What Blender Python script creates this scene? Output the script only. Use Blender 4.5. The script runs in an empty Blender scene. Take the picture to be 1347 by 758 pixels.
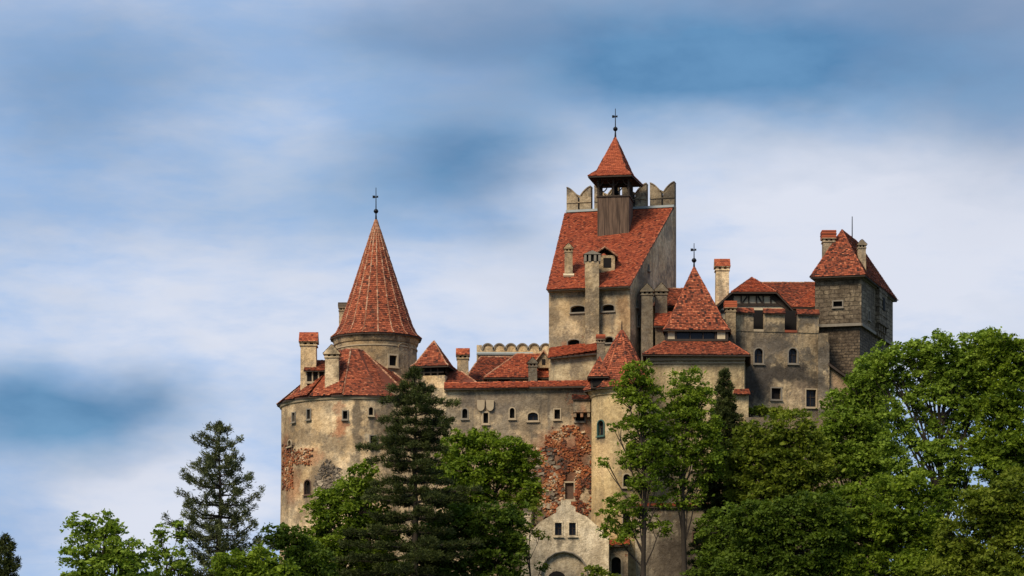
import bpy, bmesh, math, random
import numpy as np
from mathutils import Vector, Matrix

random.seed(7)
RNG = np.random.default_rng(11)
SC = bpy.context.scene
COL = SC.collection

# ------------------------------------------------------------------ camera, sky, sun, exposure
F = 3571.0                      # focal length in photo pixels
CX, HZ = 673.5, 1016.0          # column straight ahead, row of the horizon
cam_d = bpy.data.cameras.new('camera')
cam = bpy.data.objects.new('camera', cam_d)
COL.objects.link(cam)
cam.location = (0, 0, 0)
cam.rotation_euler = (math.radians(90), 0, 0)
cam_d.sensor_width = 36
cam_d.lens = 36 * F / 1347
cam_d.shift_y = (HZ - 379) / 1347
cam_d.clip_start = 1
cam_d.clip_end = 20000
SC.camera = cam

SUN_EL, SUN_AZ = math.radians(43), math.radians(217)     # azimuth clockwise from +Y: behind the camera, to the left
sun_dir = Vector((math.sin(SUN_AZ) * math.cos(SUN_EL), math.cos(SUN_AZ) * math.cos(SUN_EL), math.sin(SUN_EL)))
sd = bpy.data.lights.new('sun', 'SUN')
sd.energy = 4.7
sd.angle = math.radians(22)
sd.color = (1.0, 0.87, 0.68)
sun = bpy.data.objects.new('sun', sd)
COL.objects.link(sun)
sun.rotation_euler = (-sun_dir).to_track_quat('-Z', 'Y').to_euler()
sun.location = (-60, -60, 90)

SC.view_settings.view_transform = 'Standard'
SC.view_settings.look = 'None'
SC.view_settings.exposure = 0.0
SC.view_settings.gamma = 1.0


class NT:
    """tiny node-tree helper"""
    def __init__(self, tree):
        self.t = tree
        tree.nodes.clear()

    def n(self, typ, **kw):
        nd = self.t.nodes.new(typ)
        for k, v in kw.items():
            setattr(nd, k, v)
        return nd

    def put(self, sock, v):
        if isinstance(v, bpy.types.NodeSocket):
            self.t.links.new(v, sock)
        elif isinstance(v, (tuple, list, Vector)):
            v = tuple(v)
            if sock.type == 'RGBA' and len(v) == 3:
                v = v + (1,)
            sock.default_value = v
        else:
            sock.default_value = v

    def math(self, op, a, b=0.0, clamp=False):
        nd = self.n('ShaderNodeMath', operation=op, use_clamp=clamp)
        self.put(nd.inputs[0], a)
        self.put(nd.inputs[1], b)
        return nd.outputs[0]

    def vmath(self, op, a, b=(0, 0, 0)):
        nd = self.n('ShaderNodeVectorMath', operation=op)
        self.put(nd.inputs[0], a)
        self.put(nd.inputs[1], b)
        return nd.outputs['Value'] if op in ('LENGTH', 'DISTANCE', 'DOT_PRODUCT') else nd.outputs['Vector']

    def noise(self, vec, scale, detail=4, rough=0.5, color=False):
        nd = self.n('ShaderNodeTexNoise')
        self.put(nd.inputs['Vector'], vec)
        nd.inputs['Scale'].default_value = scale
        nd.inputs['Detail'].default_value = detail
        nd.inputs['Roughness'].default_value = rough
        return nd.outputs['Color'] if color else nd.outputs['Fac']

    def rng(self, v, a, b, c=0.0, d=1.0, smooth=True):
        nd = self.n('ShaderNodeMapRange')
        if smooth:
            nd.interpolation_type = 'SMOOTHSTEP'
        self.put(nd.inputs[0], v)
        for i, q in enumerate((a, b, c, d)):
            nd.inputs[i + 1].default_value = q
        return nd.outputs[0]

    def mix(self, fac, a, b, blend='MIX'):
        nd = self.n('ShaderNodeMix', data_type='RGBA', blend_type=blend)
        self.put(nd.inputs[0], fac)
        self.put(nd.inputs[6], a)
        self.put(nd.inputs[7], b)
        return nd.outputs[2]


def make_world():
    w = bpy.data.worlds.new('World')
    SC.world = w
    w.use_nodes = True
    N = NT(w.node_tree)
    sky = N.n('ShaderNodeTexSky', sky_type='NISHITA')
    sky.sun_disc = False
    sky.sun_elevation = SUN_EL
    sky.sun_rotation = SUN_AZ
    sky.air_density = 1.0
    sky.dust_density = 0.6
    sky.ozone_density = 2.0
    tc = N.n('ShaderNodeTexCoord')
    d = N.vmath('NORMALIZE', tc.outputs['Generated'])
    st = N.vmath('MULTIPLY', d, (1.0, 1.0, 2.3))
    w1 = N.vmath('SUBTRACT', N.noise(st, 9, 5, 0.55, True), (0.5, 0.5, 0.5))
    warp = N.vmath('ADD', d, N.vmath('MULTIPLY', w1, (0.085, 0.0, 0.04)))

    def field(blobs):
        acc = None
        for px, py, rx, ry, s in blobs:
            c = Vector(((px - CX) / F, 1, (HZ - py) / F)).normalized()
            q = N.vmath('MULTIPLY', N.vmath('SUBTRACT', warp, c), (F / rx, 3.0, F / ry))
            v = N.rng(N.vmath('LENGTH', q), 0.0, 1.7, s, 0.0)
            acc = v if acc is None else N.math('ADD', acc, v)
        return acc
    blue = field([(1030, 95, 360, 115, 1.15), (1130, 60, 280, 100, .5), (520, 45, 120, 36, .5), (110, 125, 170, 70, 1.0), (560, 205, 150, 80, 1.25),
                  (650, 235, 110, 60, .45), (290, 250, 230, 75, .45), (70, 540, 150, 62, 1.9), (800, 70, 260, 70, .85), (300, 60, 200, 50, .4), (40, 300, 120, 90, .35),
                  (700, 330, 120, 110, .35), (1340, 150, 120, 60, .3)])
    pale = field([(215, 655, 150, 95, 1.0), (1180, 370, 380, 130, .9), (960, 215, 300, 70, .6), (90, 400, 300, 110, .4), (680, 400, 150, 130, .5), (640, 150, 120, 60, .4), (330, 190, 170, 70, .3), (420, 420, 240, 160, .35), (1250, 230, 160, 110, .35)])
    grey = field([(500, -10, 500, 60, .2), (1000, -20, 500, 60, .6), (640, 70, 260, 70, .45), (1345, 70, 170, 190, .75), (30, 20, 200, 90, .35), (20, 690, 130, 80, .35), (120, 600, 170, 40, .3)])
    n1 = N.noise(N.vmath('MULTIPLY', d, (1, 1, 2.0)), 14, 7, 0.55)
    n2 = N.noise(N.vmath('MULTIPLY', d, (1, 1, 3.2)), 30, 6, 0.55)
    n3 = N.noise(N.vmath('ADD', N.vmath('MULTIPLY', warp, (1, 1, 4.5)), (5, 3, 1)), 38, 8, 0.6)
    bl = N.math('ADD', blue, N.math('MULTIPLY', N.math('SUBTRACT', n3, 0.5), 0.2))
    bl = N.math('ADD', bl, N.math('MULTIPLY', N.math('SUBTRACT', n1, 0.5), 1.2))
    bl = N.math('ADD', bl, N.math('MULTIPLY', N.math('SUBTRACT', n2, 0.5), 0.5))
    bl = N.math('SUBTRACT', bl, N.math('MULTIPLY', pale, 0.35))
    bl = N.rng(bl, -0.2, 1.6, 0, 1, False)
    cl = N.rng(N.math('ADD', pale, N.math('ADD', N.math('MULTIPLY', N.math('SUBTRACT', n2, 0.5), 1.3), N.math('MULTIPLY', N.math('SUBTRACT', n3, 0.5), 0.6))), -0.3, 0.9)
    clear = N.mix(0.82, N.mix(1.0, sky.outputs[0], (0.1, 0.1, 0.1), 'MULTIPLY'), N.mix(N.rng(n1, .34, .66), (0.055, 0.19, 0.39), (0.125, 0.30, 0.53)))
    cloud = N.mix(cl, (0.37, 0.54, 0.83), (0.72, 0.76, 0.87))
    cloud = N.mix(N.rng(grey, 0, 1, 0, .75), cloud, (0.30, 0.35, 0.47))
    out = N.mix(bl, cloud, clear)
    bg = N.n('ShaderNodeBackground')
    N.put(bg.inputs[0], N.mix(1.0, out, (10, 10, 10), 'MULTIPLY'))
    bg.inputs[1].default_value = 0.1
    o = N.n('ShaderNodeOutputWorld')
    N.t.links.new(bg.outputs[0], o.inputs[0])


make_world()


# ------------------------------------------------------------------ materials
def surf(name, rough=0.9):
    m = bpy.data.materials.new(name)
    m.use_nodes = True
    N = NT(m.node_tree)
    b = N.n('ShaderNodeBsdfPrincipled')
    b.inputs['Roughness'].default_value = rough
    b.inputs['Specular IOR Level'].default_value = 0.2
    o = N.n('ShaderNodeOutputMaterial')
    N.t.links.new(b.outputs[0], o.inputs[0])
    pos = N.n('ShaderNodeNewGeometry').outputs['Position']
    return m, N, b, pos


def bump(N, b, h, strength=0.5, dist=0.05):
    bp = N.n('ShaderNodeBump')
    bp.inputs['Strength'].default_value = strength
    bp.inputs['Distance'].default_value = dist
    N.put(bp.inputs['Height'], h)
    N.t.links.new(bp.outputs[0], b.inputs['Normal'])


def flat(name, col, rough=0.8, var=0.25, scale=4.0, metal=0.0):
    m, N, b, pos = surf(name, rough)
    f = N.noise(pos, scale, 6, 0.6)
    c = N.mix(f, tuple(k * (1 - var) for k in col), tuple(k * (1 + var) for k in col))
    N.put(b.inputs['Base Color'], c)
    b.inputs['Metallic'].default_value = metal
    bump(N, b, N.noise(pos, scale * 5, 5), 0.3, 0.02)
    return m


def plaster(name, base, light, stain=0.5, brick=0.4, spots=(), streak=0.5, seed=0.0, cracks=1.0):
    """weathered lime plaster: blotches, rain streaks, fallen patches that show brick, local stains"""
    m, N, b, pos = surf(name, 0.95)
    p = N.vmath('ADD', pos, (seed * 13.1, seed * 7.7, seed * 3.3))
    c = N.mix(N.rng(N.noise(p, 0.35, 9, 0.65), .38, .62), base, light)
    # grey weathering
    g = N.rng(N.noise(p, 0.42, 11, 0.72), .485, .575, 0, min(1, stain * 1.15))
    c = N.mix(g, c, (0.135, 0.115, 0.09))
    g2 = N.rng(N.noise(N.vmath('ADD', p, (31, 5, 9)), 1.5, 9, 0.74), .50, .63, 0, stain * 0.85)
    c = N.mix(g2, c, (0.17, 0.125, 0.075))
    # rain streaks
    sv = N.vmath('MULTIPLY', p, (1.5, 1.5, 0.10))
    s = N.rng(N.noise(sv, 1.0, 7, 0.65), .51, .65, 0, streak)
    c = N.mix(s, c, (0.15, 0.125, 0.095))
    wv = N.vmath('SUBTRACT', N.noise(p, 1.1, 7, 0.65, True), (.5, .5, .5))
    for (cx, cy, cz), (rx, ry, rz), colr, st in spots:
        q = N.vmath('SUBTRACT', N.vmath('ADD', pos, N.vmath('MULTIPLY', wv, (2.6, 2.6, 2.6))), (cx, cy, cz))
        q = N.vmath('MULTIPLY', q, (1 / rx, 1 / ry, 1 / rz))
        f = N.rng(N.vmath('LENGTH', q), 0.55, 1.25, st, 0.0)
        c = N.mix(f, c, colr)
    # patches where the plaster has fallen
    bm_ = N.rng(N.noise(N.vmath('ADD', p, (3, 70, 2)), 0.75, 12, 0.72), .655 - .05 * brick, .675 - .05 * brick, 0, min(1.0, brick * 1.6))
    brk = N.mix(N.noise(p, 5, 4), (0.34, 0.13, 0.06), (0.20, 0.11, 0.07))
    c = N.mix(bm_, c, brk)
    c = N.mix(1.0, c, N.mix(N.rng(N.noise(p, 3.2, 9, 0.78), .34, .66), (.74, .71, .67), (1.2, 1.2, 1.19)), 'MULTIPLY')
    c = N.mix(1.0, c, N.mix(N.rng(N.noise(N.vmath('MULTIPLY', p, (1, 1, .55)), 0.16, 6, 0.6), .36, .64), (.60, .585, .57), (1.2, 1.19, 1.17)), 'MULTIPLY')
    N.put(b.inputs['Base Color'], c)
    STAIN[m.name] = (N, b, pos, wv)
    h = N.math('ADD', N.noise(p, 1.2, 9, 0.65), N.math('MULTIPLY', N.noise(p, 9, 6, 0.6), .35))
    h = N.math('SUBTRACT', h, N.math('MULTIPLY', bm_, .35))
    bump(N, b, h, 0.75 * cracks, 0.22)
    return m


STAIN = {}


def add_stain(mat, c, rad, col, strength):
    if mat.name not in STAIN:
        return
    N, b, pos, wv = STAIN[mat.name]
    old = b.inputs['Base Color'].links[0].from_socket
    q = N.vmath('SUBTRACT', N.vmath('ADD', pos, N.vmath('MULTIPLY', wv, (1.3, 1.3, 1.6))), c)
    q = N.vmath('MULTIPLY', q, tuple(1 / k for k in rad))
    f = N.rng(N.vmath('LENGTH', q), 0.3, 1.15, strength, 0.0)
    N.put(b.inputs['Base Color'], N.mix(f, old, col))


def stone_mat(name, ca, cb, cm, size=(0.75, 0.42), seed=0):
    """coursed squared stone; courses run along the wall whatever its direction"""
    m, N, b, pos = surf(name, 0.95)
    sep = N.n('ShaderNodeSeparateXYZ')
    N.t.links.new(pos, sep.inputs[0])
    u = N.math('ADD', sep.outputs[0], N.math('MULTIPLY', sep.outputs[1], 0.83))
    wv = N.noise(pos, 0.9, 5, 0.6)
    cmb = N.n('ShaderNodeCombineXYZ')
    N.put(cmb.inputs[0], N.math('ADD', u, N.math('MULTIPLY', wv, .9)))
    N.put(cmb.inputs[1], N.math('ADD', sep.outputs[2], N.math('MULTIPLY', wv, .45)))
    br = N.n('ShaderNodeTexBrick')
    N.put(br.inputs['Vector'], cmb.outputs[0])
    N.put(br.inputs['Color1'], ca)
    N.put(br.inputs['Color2'], cb)
    N.put(br.inputs['Mortar'], cm)
    br.inputs['Scale'].default_value = 1
    br.inputs['Mortar Size'].default_value = 0.035
    br.inputs['Mortar Smooth'].default_value = 0.3
    br.inputs['Bias'].default_value = 0
    br.inputs['Brick Width'].default_value = size[0]
    br.inputs['Row Height'].default_value = size[1]
    c = br.outputs[0]
    c = N.mix(N.rng(N.noise(pos, .5, 9, .65), .44, .60, 0, .7), c, (0.07, 0.052, 0.036))
    c = N.mix(1.0, c, N.mix(N.rng(N.noise(pos, 2.6, 9, .78), .34, .66), (.5, .47, .43), (1.4, 1.38, 1.34)), 'MULTIPLY')
    N.put(b.inputs['Base Color'], c)
    h = N.math('ADD', N.math('MULTIPLY', br.outputs['Fac'], -.5), N.math('MULTIPLY', N.noise(pos, 4, 8, .65), .7))
    bump(N, b, h, .9, .14)
    return m


def ramp_attr(name, stops, rough=0.9, grain=1.0, moss=0.0, mossc=(0.07, 0.065, 0.03)):
    """colour picked by the per-piece value 'tint' (each tile, stone or leaf has its own)"""
    m, N, b, pos = surf(name, rough)
    at = N.n('ShaderNodeAttribute', attribute_name='tint')
    r = N.n('ShaderNodeValToRGB')
    el = r.color_ramp.elements
    while len(el) > 1:
        el.remove(el[-1])
    el[0].position = stops[0][0]
    el[0].color = stops[0][1] + (1,)
    for p_, c_ in stops[1:]:
        e = el.new(p_)
        e.color = c_ + (1,)
    N.t.links.new(at.outputs['Fac'], r.inputs[0])
    c = r.outputs[0]
    c = N.mix(1.0, c, N.mix(N.noise(pos, 1.0, 6, .6), (1 - .4 * grain,) * 3, (1 + .4 * grain,) * 3), 'MULTIPLY')
    if moss:
        c = N.mix(N.rng(N.noise(pos, .8, 9, .7), .5, .68, 0, moss), c, mossc)
    N.put(b.inputs['Base Color'], c)
    bump(N, b, N.noise(pos, 12, 4), .4, .02)
    return m


def leaf_mat(name, dark, light, trans=0.35):
    m = bpy.data.materials.new(name)
    m.use_nodes = True
    N = NT(m.node_tree)
    at = N.n('ShaderNodeAttribute', attribute_name='tint')
    c = N.mix(at.outputs['Fac'], dark, light)
    d = N.n('ShaderNodeBsdfPrincipled')
    d.inputs['Roughness'].default_value = .6
    d.inputs['Specular IOR Level'].default_value = .12
    N.put(d.inputs['Base Color'], c)
    t = N.n('ShaderNodeBsdfTranslucent')
    N.put(t.inputs[0], N.mix(1.0, c, (1.25, 1.3, .6), 'MULTIPLY'))
    mx = N.n('ShaderNodeMixShader')
    mx.inputs[0].default_value = trans
    N.t.links.new(d.outputs[0], mx.inputs[1])
    N.t.links.new(t.outputs[0], mx.inputs[2])
    o = N.n('ShaderNodeOutputMaterial')
    N.t.links.new(mx.outputs[0], o.inputs[0])
    return m


M = {}
M['tile'] = ramp_attr('clay_tile', [(0, (.04, .018, .013)), (.28, (.15, .042, .022)), (.55, (.26, .066, .030)), (.82, (.36, .095, .042)), (1, (.42, .14, .065))], .85, .8, .4, (.11, .05, .03))
M['tile_bright'] = ramp_attr('fresh_clay_tile', [(0, (.07, .022, .015)), (.3, (.24, .055, .026)), (.6, (.36, .085, .036)), (.9, (.44, .125, .052)), (1, (.46, .16, .075))], .85, .7, .3, (.17, .06, .034))
M['mortar'] = ramp_attr('mortared_ridge_tile', [(0, (.18, .075, .04)), (.5, (.33, .15, .08)), (1, (.42, .26, .16))], .9, .7)
M['rubble'] = ramp_attr('broken_masonry', [(0, (.06, .04, .03)), (.3, (.20, .06, .028)), (.6, (.33, .11, .04)), (.85, (.38, .19, .085)), (1, (.50, .37, .23))], .95, .8)
M['grey_rubble'] = ramp_attr('grey_rubble_stone', [(0, (.05, .042, .034)), (.5, (.16, .125, .09)), (1, (.36, .29, .20))], .95, .8)
M['wood'] = flat('dark_weathered_wood', (.045, .032, .024), .85, .4, 3)
M['boards'] = None
M['iron'] = flat('black_iron', (.012, .012, .014), .5, .3, 6, .6)
M['glass'] = flat('dark_window_glass', (.012, .013, .016), .25, .3, 2)
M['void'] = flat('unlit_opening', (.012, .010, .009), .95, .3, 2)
M['trim'] = flat('pale_stone_trim', (.36, .28, .18), .95, .3, 3)
M['greytrim'] = flat('grey_stone_trim', (.2, .17, .13), .95, .35, 3)
M['lead'] = flat('grey_metal_flashing', (.28, .31, .30), .6, .25, 2)
M['timber_panel'] = flat('cream_infill_panel', (.52, .42, .27), .95, .25, 2)
M['bark'] = flat('dark_bark', (.035, .027, .020), .95, .45, 5)
M['shutter'] = flat('brown_wooden_shutter', (.10, .06, .04), .9, .35, 4)
M['greenframe'] = flat('green_painted_frame', (.05, .10, .08), .7, .2, 4)


def board_mat():
    m, N, b, pos = surf('vertical_board_cladding', .85)
    v = N.vmath('MULTIPLY', pos, (7.0, 7.0, .35))
    n = N.noise(v, 1.0, 4, .6)
    N.put(b.inputs['Base Color'], N.mix(N.rng(n, .35, .65), (.05, .032, .022), (.14, .09, .06)))
    bump(N, b, n, .8, .05)
    return m


M['boards'] = board_mat()


# ------------------------------------------------------------------ geometry helpers
def X(px, Y): return (px - CX) * Y / F
def Z(py, Y): return (HZ - py) * Y / F
def P(px, py, Y): return Vector((X(px, Y), Y, Z(py, Y)))
def S(n, Y=250.0): return n * Y / F       # n photo pixels in metres at distance Y


ORI = {}


class MB:
    def __init__(self):
        self.v, self.f, self.m, self.t = [], [], [], []

    def face(self, pts, mat=0, tint=.5):
        i = len(self.v)
        self.v.extend(tuple(p) for p in pts)
        self.f.append(tuple(range(i, i + len(pts))))
        self.m.append(mat)
        self.t.append(tint)

    def solid(self, verts, faces, mat=0, tint=.5):
        i = len(self.v)
        self.v.extend(tuple(p) for p in verts)
        for f in faces:
            self.f.append(tuple(i + k for k in f))
            self.m.append(mat)
            self.t.append(tint)

    def prism(self, foot, z0, z1, mat=0, tint=.5, top=None):
        """foot: [(x,y)..]; z0,z1 numbers or lists; top: optional other footprint for batter"""
        n = len(foot)
        z0 = z0 if isinstance(z0, (list, tuple)) else [z0] * n
        z1 = z1 if isinstance(z1, (list, tuple)) else [z1] * n
        tp = top or foot
        vs = [(foot[k][0], foot[k][1], z0[k]) for k in range(n)] + [(tp[k][0], tp[k][1], z1[k]) for k in range(n)]
        fs = [tuple(range(n - 1, -1, -1))]
        if n == 4 and max(z1) - min(z1) > .01:
            fs += [(n, n + 1, n + 2), (n, n + 2, n + 3)]
        else:
            fs += [tuple(range(n, 2 * n))]
        fs += [(k, (k + 1) % n, n + (k + 1) % n, n + k) for k in range(n)]
        self.solid(vs, fs, mat, tint)

    def box(self, c, ax, ay, az, mat=0, tint=.5):
        """centre and three half-axis vectors"""
        c, ax, ay, az = Vector(c), Vector(ax), Vector(ay), Vector(az)
        vs = [c + ax * i + ay * j + az * k for k in (-1, 1) for j in (-1, 1) for i in (-1, 1)]
        self.solid(vs, [(0, 2, 3, 1), (4, 5, 7, 6), (0, 1, 5, 4), (2, 6, 7, 3), (0, 4, 6, 2), (1, 3, 7, 5)], mat, tint)

    def bar(self, a, b, w, h=None, mat=0, tint=.5):
        a, b = Vector(a), Vector(b)
        d = (b - a)
        L = d.length
        d.normalize()
        u = Vector((0, 0, 1)) if abs(d.z) < .9 else Vector((0, 1, 0))
        s = d.cross(u).normalized()
        u = s.cross(d)
        self.box((a + b) / 2, d * L / 2, s * w / 2, u * (h or w) / 2, mat, tint)

    def tube(self, path, radii, n=6, mat=0, tint=.5, cap=True):
        path = [Vector(p) for p in path]
        rings = []
        i0 = len(self.v)
        for k, p in enumerate(path):
            d = (path[min(k + 1, len(path) - 1)] - path[max(k - 1, 0)]).normalized()
            u = Vector((0, 0, 1)) if abs(d.z) < .9 else Vector((1, 0, 0))
            s = d.cross(u).normalized()
            w = s.cross(d)
            for j in range(n):
                a = 2 * math.pi * j / n
                self.v.append(tuple(p + (s * math.cos(a) + w * math.sin(a)) * radii[k]))
        for k in range(len(path) - 1):
            for j in range(n):
                a = i0 + k * n + j
                b = i0 + k * n + (j + 1) % n
                self.f.append((a, b, b + n, a + n))
                self.m.append(mat)
                self.t.append(tint)
        if cap:
            self.f.append(tuple(i0 + j for j in range(n)))
            self.f.append(tuple(i0 + (len(path) - 1) * n + j for j in range(n - 1, -1, -1)))
            self.m += [mat, mat]
            self.t += [tint, tint]

    def lathe(self, c, prof, n=24, mat=0, tint=.5, a0=0.0):
        """prof: [(r,z)..] closed top and bottom"""
        i0 = len(self.v)
        for r, z in prof:
            for j in range(n):
                a = a0 + 2 * math.pi * j / n
                self.v.append((c[0] + r * math.sin(a), c[1] - r * math.cos(a), z))
        for k in range(len(prof) - 1):
            for j in range(n):
                a, b = i0 + k * n + j, i0 + k * n + (j + 1) % n
                self.f.append((a, b, b + n, a + n))
                self.m.append(mat)
                self.t.append(tint)
        self.f.append(tuple(i0 + j for j in range(n - 1, -1, -1)))
        self.f.append(tuple(i0 + (len(prof) - 1) * n + j for j in range(n)))
        self.m += [mat, mat]
        self.t += [tint, tint]

    def mesh(self, name, mats, recalc=True):
        me = bpy.data.meshes.new(name)
        me.from_pydata(self.v, [], self.f)
        for mt in mats:
            me.materials.append(mt)
        me.polygons.foreach_set('material_index', self.m)
        at = me.attributes.new('tint', 'FLOAT', 'FACE')
        at.data.foreach_set('value', self.t)
        if recalc:
            b = bmesh.new()
            b.from_mesh(me)
            bmesh.ops.recalc_face_normals(b, faces=b.faces)
            b.to_mesh(me)
            b.free()
        me.update()
        return me


def link(name, me, parent=None, smooth=False):
    o = bpy.data.objects.new(name, me)
    COL.objects.link(o)
    if parent is not None:
        org = ORI[parent]
        me.transform(Matrix.Translation(-org))
        o.parent = parent
        ORI[o] = org
    else:
        n = len(me.vertices)
        co = np.empty(n * 3)
        me.vertices.foreach_get('co', co)
        co = co.reshape(-1, 3)
        org = Vector(((co[:, 0].min() + co[:, 0].max()) / 2, (co[:, 1].min() + co[:, 1].max()) / 2, co[:, 2].min()))
        me.transform(Matrix.Translation(-org))
        o.location = org
        ORI[o] = org
    if smooth:
        me.polygons.foreach_set('use_smooth', [True] * len(me.polygons))
    return o


def part(name, mb, mats, parent=None, recalc=True, smooth=False):
    if not isinstance(mats, (list, tuple)):
        mats = [mats]
    return link(name, mb.mesh(name, mats, recalc), parent, smooth)


def thing(name, label, cat, loc, group=None):
    o = bpy.data.objects.new(name, None)
    COL.objects.link(o)
    o.location = loc
    o.empty_display_size = .5
    ORI[o] = Vector(loc)
    o['label'] = label
    o['category'] = cat
    if group:
        o['group'] = group
    return o


def ray_poly(px, py, polys):
    """nearest point where the sight line of a photo pixel meets one of these planar polygons"""
    d = Vector(((px - CX) / F, 1, (HZ - py) / F))
    best = None
    for pl in polys:
        for k in range(1, len(pl) - 1):
            a, b, c = Vector(pl[0]), Vector(pl[k]), Vector(pl[k + 1])
            n = (b - a).cross(c - a)
            dn = d.dot(n)
            if abs(dn) < 1e-9:
                continue
            t = a.dot(n) / dn
            q = d * t
            if all((e2 - e1).cross(q - e1).dot(n) >= -1e-6 * n.length for e1, e2 in ((a, b), (b, c), (c, a))):
                if best is None or t < best[0]:
                    best = (t, q)
    return best[1] if best else None


def line(A, B):
    """wall plane through two plan points given as (column, distance)"""
    ax, ay, bx, by = X(*A), A[1], X(*B), B[1]
    L = math.hypot(bx - ax, by - ay)
    tx, ty = (bx - ax) / L, (by - ay) / L
    n = (ty, -tx)
    if n[0] * ax + n[1] * ay > 0:
        n = (-n[0], -n[1])

    def fn(px):
        s = (px - CX) / F
        k = (s * ay - ax) / ((bx - ax) - s * (by - ay))
        return ax + (bx - ax) * k, ay + (by - ay) * k, n
    return fn


def cyl(cx, cy, r):
    def fn(px):
        s = (px - CX) / F
        a, b, c = s * s + 1, -2 * (s * cx + cy), cx * cx + cy * cy - r * r
        y = (-b - math.sqrt(max(0, b * b - 4 * a * c))) / (2 * a)
        n = ((s * y - cx) / r, (y - cy) / r)
        return s * y, y, n
    return fn


def outline(w, h, kind, grow=0.0):
    w, h = w + 2 * grow, h + 2 * grow
    if kind == 'rect':
        return [(-w / 2, -h / 2), (w / 2, -h / 2), (w / 2, h / 2), (-w / 2, h / 2)]
    rise = w / 2 if kind == 'arch' else h * .38
    pts = [(-w / 2, -h / 2), (w / 2, -h / 2)]
    for k in range(0, 9):
        a = math.pi * k / 8
        pts.append((w / 2 * math.cos(a), h / 2 - rise + rise * math.sin(a)))
    return pts


class Wall:
    """one wall mesh with its windows cut in as real recesses"""
    def __init__(self, root, name, mb, mat):
        self.root, self.name, self.mb, self.mat = root, name, mb, mat
        self.cut = MB()
        self.wins = []

    def win(self, fn, px, py, wpx, hpx, kind='rect', frame='trim', pane='glass', bars=True, deep=.42, name='window', fw=.09, label=None):
        x, y, n = fn(px)
        n = Vector((n[0], n[1], 0)).normalized()
        t = Vector((-n.y, n.x, 0))
        foreshort = max(.3, abs(t.x))
        c = Vector((x, y, Z(py, y)))
        w, h = S(wpx, y) / foreshort, S(hpx, y)
        o = outline(w, h, kind)

        def at(p, dep):
            return c + t * p[0] + Vector((0, 0, p[1])) + n * dep
        k = len(o)
        self.cut.solid([at(p, .5) for p in o] + [at(p, -deep) for p in o],
                       [tuple(range(k)), tuple(range(2 * k - 1, k - 1, -1))] + [(i, k + i, k + (i + 1) % k, (i + 1) % k) for i in range(k)])
        fr = MB()
        og = outline(w, h, kind, fw)
        oi = outline(w, h, kind, -.02)
        for i in range(k):
            j = (i + 1) % k
            fr.face([at(oi[i], .05), at(oi[j], .05), at(og[j], .05), at(og[i], .05)])
            fr.face([at(og[i], .05), at(og[j], .05), at(og[j], -.06), at(og[i], -.06)])
            fr.face([at(oi[i], .05), at(oi[j], .05), at(oi[j], -.2), at(oi[i], -.2)])
        # sill
        fr.box(at((0, -h / 2 - fw - .04), .07), t * (w / 2 + fw + .05), n * .1, Vector((0, 0, .045)))
        pn = MB()
        pn.face([at(p, -deep + .06) for p in oi], 0)
        if bars and w > .45:
            pn.box(at((0, 0), -deep + .1), t * .03, n * .03, Vector((0, 0, h / 2 - .03)), 1)
            pn.box(at((0, h * .08), -deep + .1), t * (w / 2 - .03), n * .03, Vector((0, 0, .03)), 1)
        self.wins.append((name, fr, frame, pn, pane, label))
        dn = random.uniform(.5, 1.1)
        add_stain(self.mat, tuple(c + Vector((random.uniform(-.15, .15), 0, -h / 2 - dn * .7))), (w * .5 + .12, 1.0, dn), (.09, .075, .06), random.uniform(.35, .8))
        if random.random() < .4:
            add_stain(self.mat, tuple(c + Vector((random.choice((-1, 1)) * (w * .6 + .2), 0, random.uniform(-.5, .6)))), (.35, 1.0, .45), random.choice(((.30, .13, .07), (.2, .16, .11), (.52, .43, .29))), .7)

    def done(self):
        me = self.mb.mesh(self.name, [self.mat])
        if self.cut.f:
            a = bpy.data.objects.new('tmp', me)
            b = bpy.data.objects.new('cut', self.cut.mesh('cut', [self.mat]))
            COL.objects.link(a)
            COL.objects.link(b)
            md = a.modifiers.new('cut', 'BOOLEAN')
            md.operation = 'DIFFERENCE'
            md.solver = 'EXACT'
            md.object = b
            dg = bpy.context.evaluated_depsgraph_get()
            me2 = bpy.data.meshes.new_from_object(a.evaluated_get(dg))
            bpy.data.objects.remove(a)
            bpy.data.objects.remove(b)
            if len(me2.polygons) > 5:
                me = me2
                me.name = self.name
        o = link(self.name, me, self.root)
        for nm, fr, fm, pn, pm, lb in self.wins:
            w = part(nm, fr, M[fm] if fm in M else fm, self.root)
            part('pane' if pm == 'glass' else 'opening' if pm == 'void' else 'leaf', pn, [M[pm], M['wood']], w)
            if lb:
                w['label'] = lb
        return o


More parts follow.
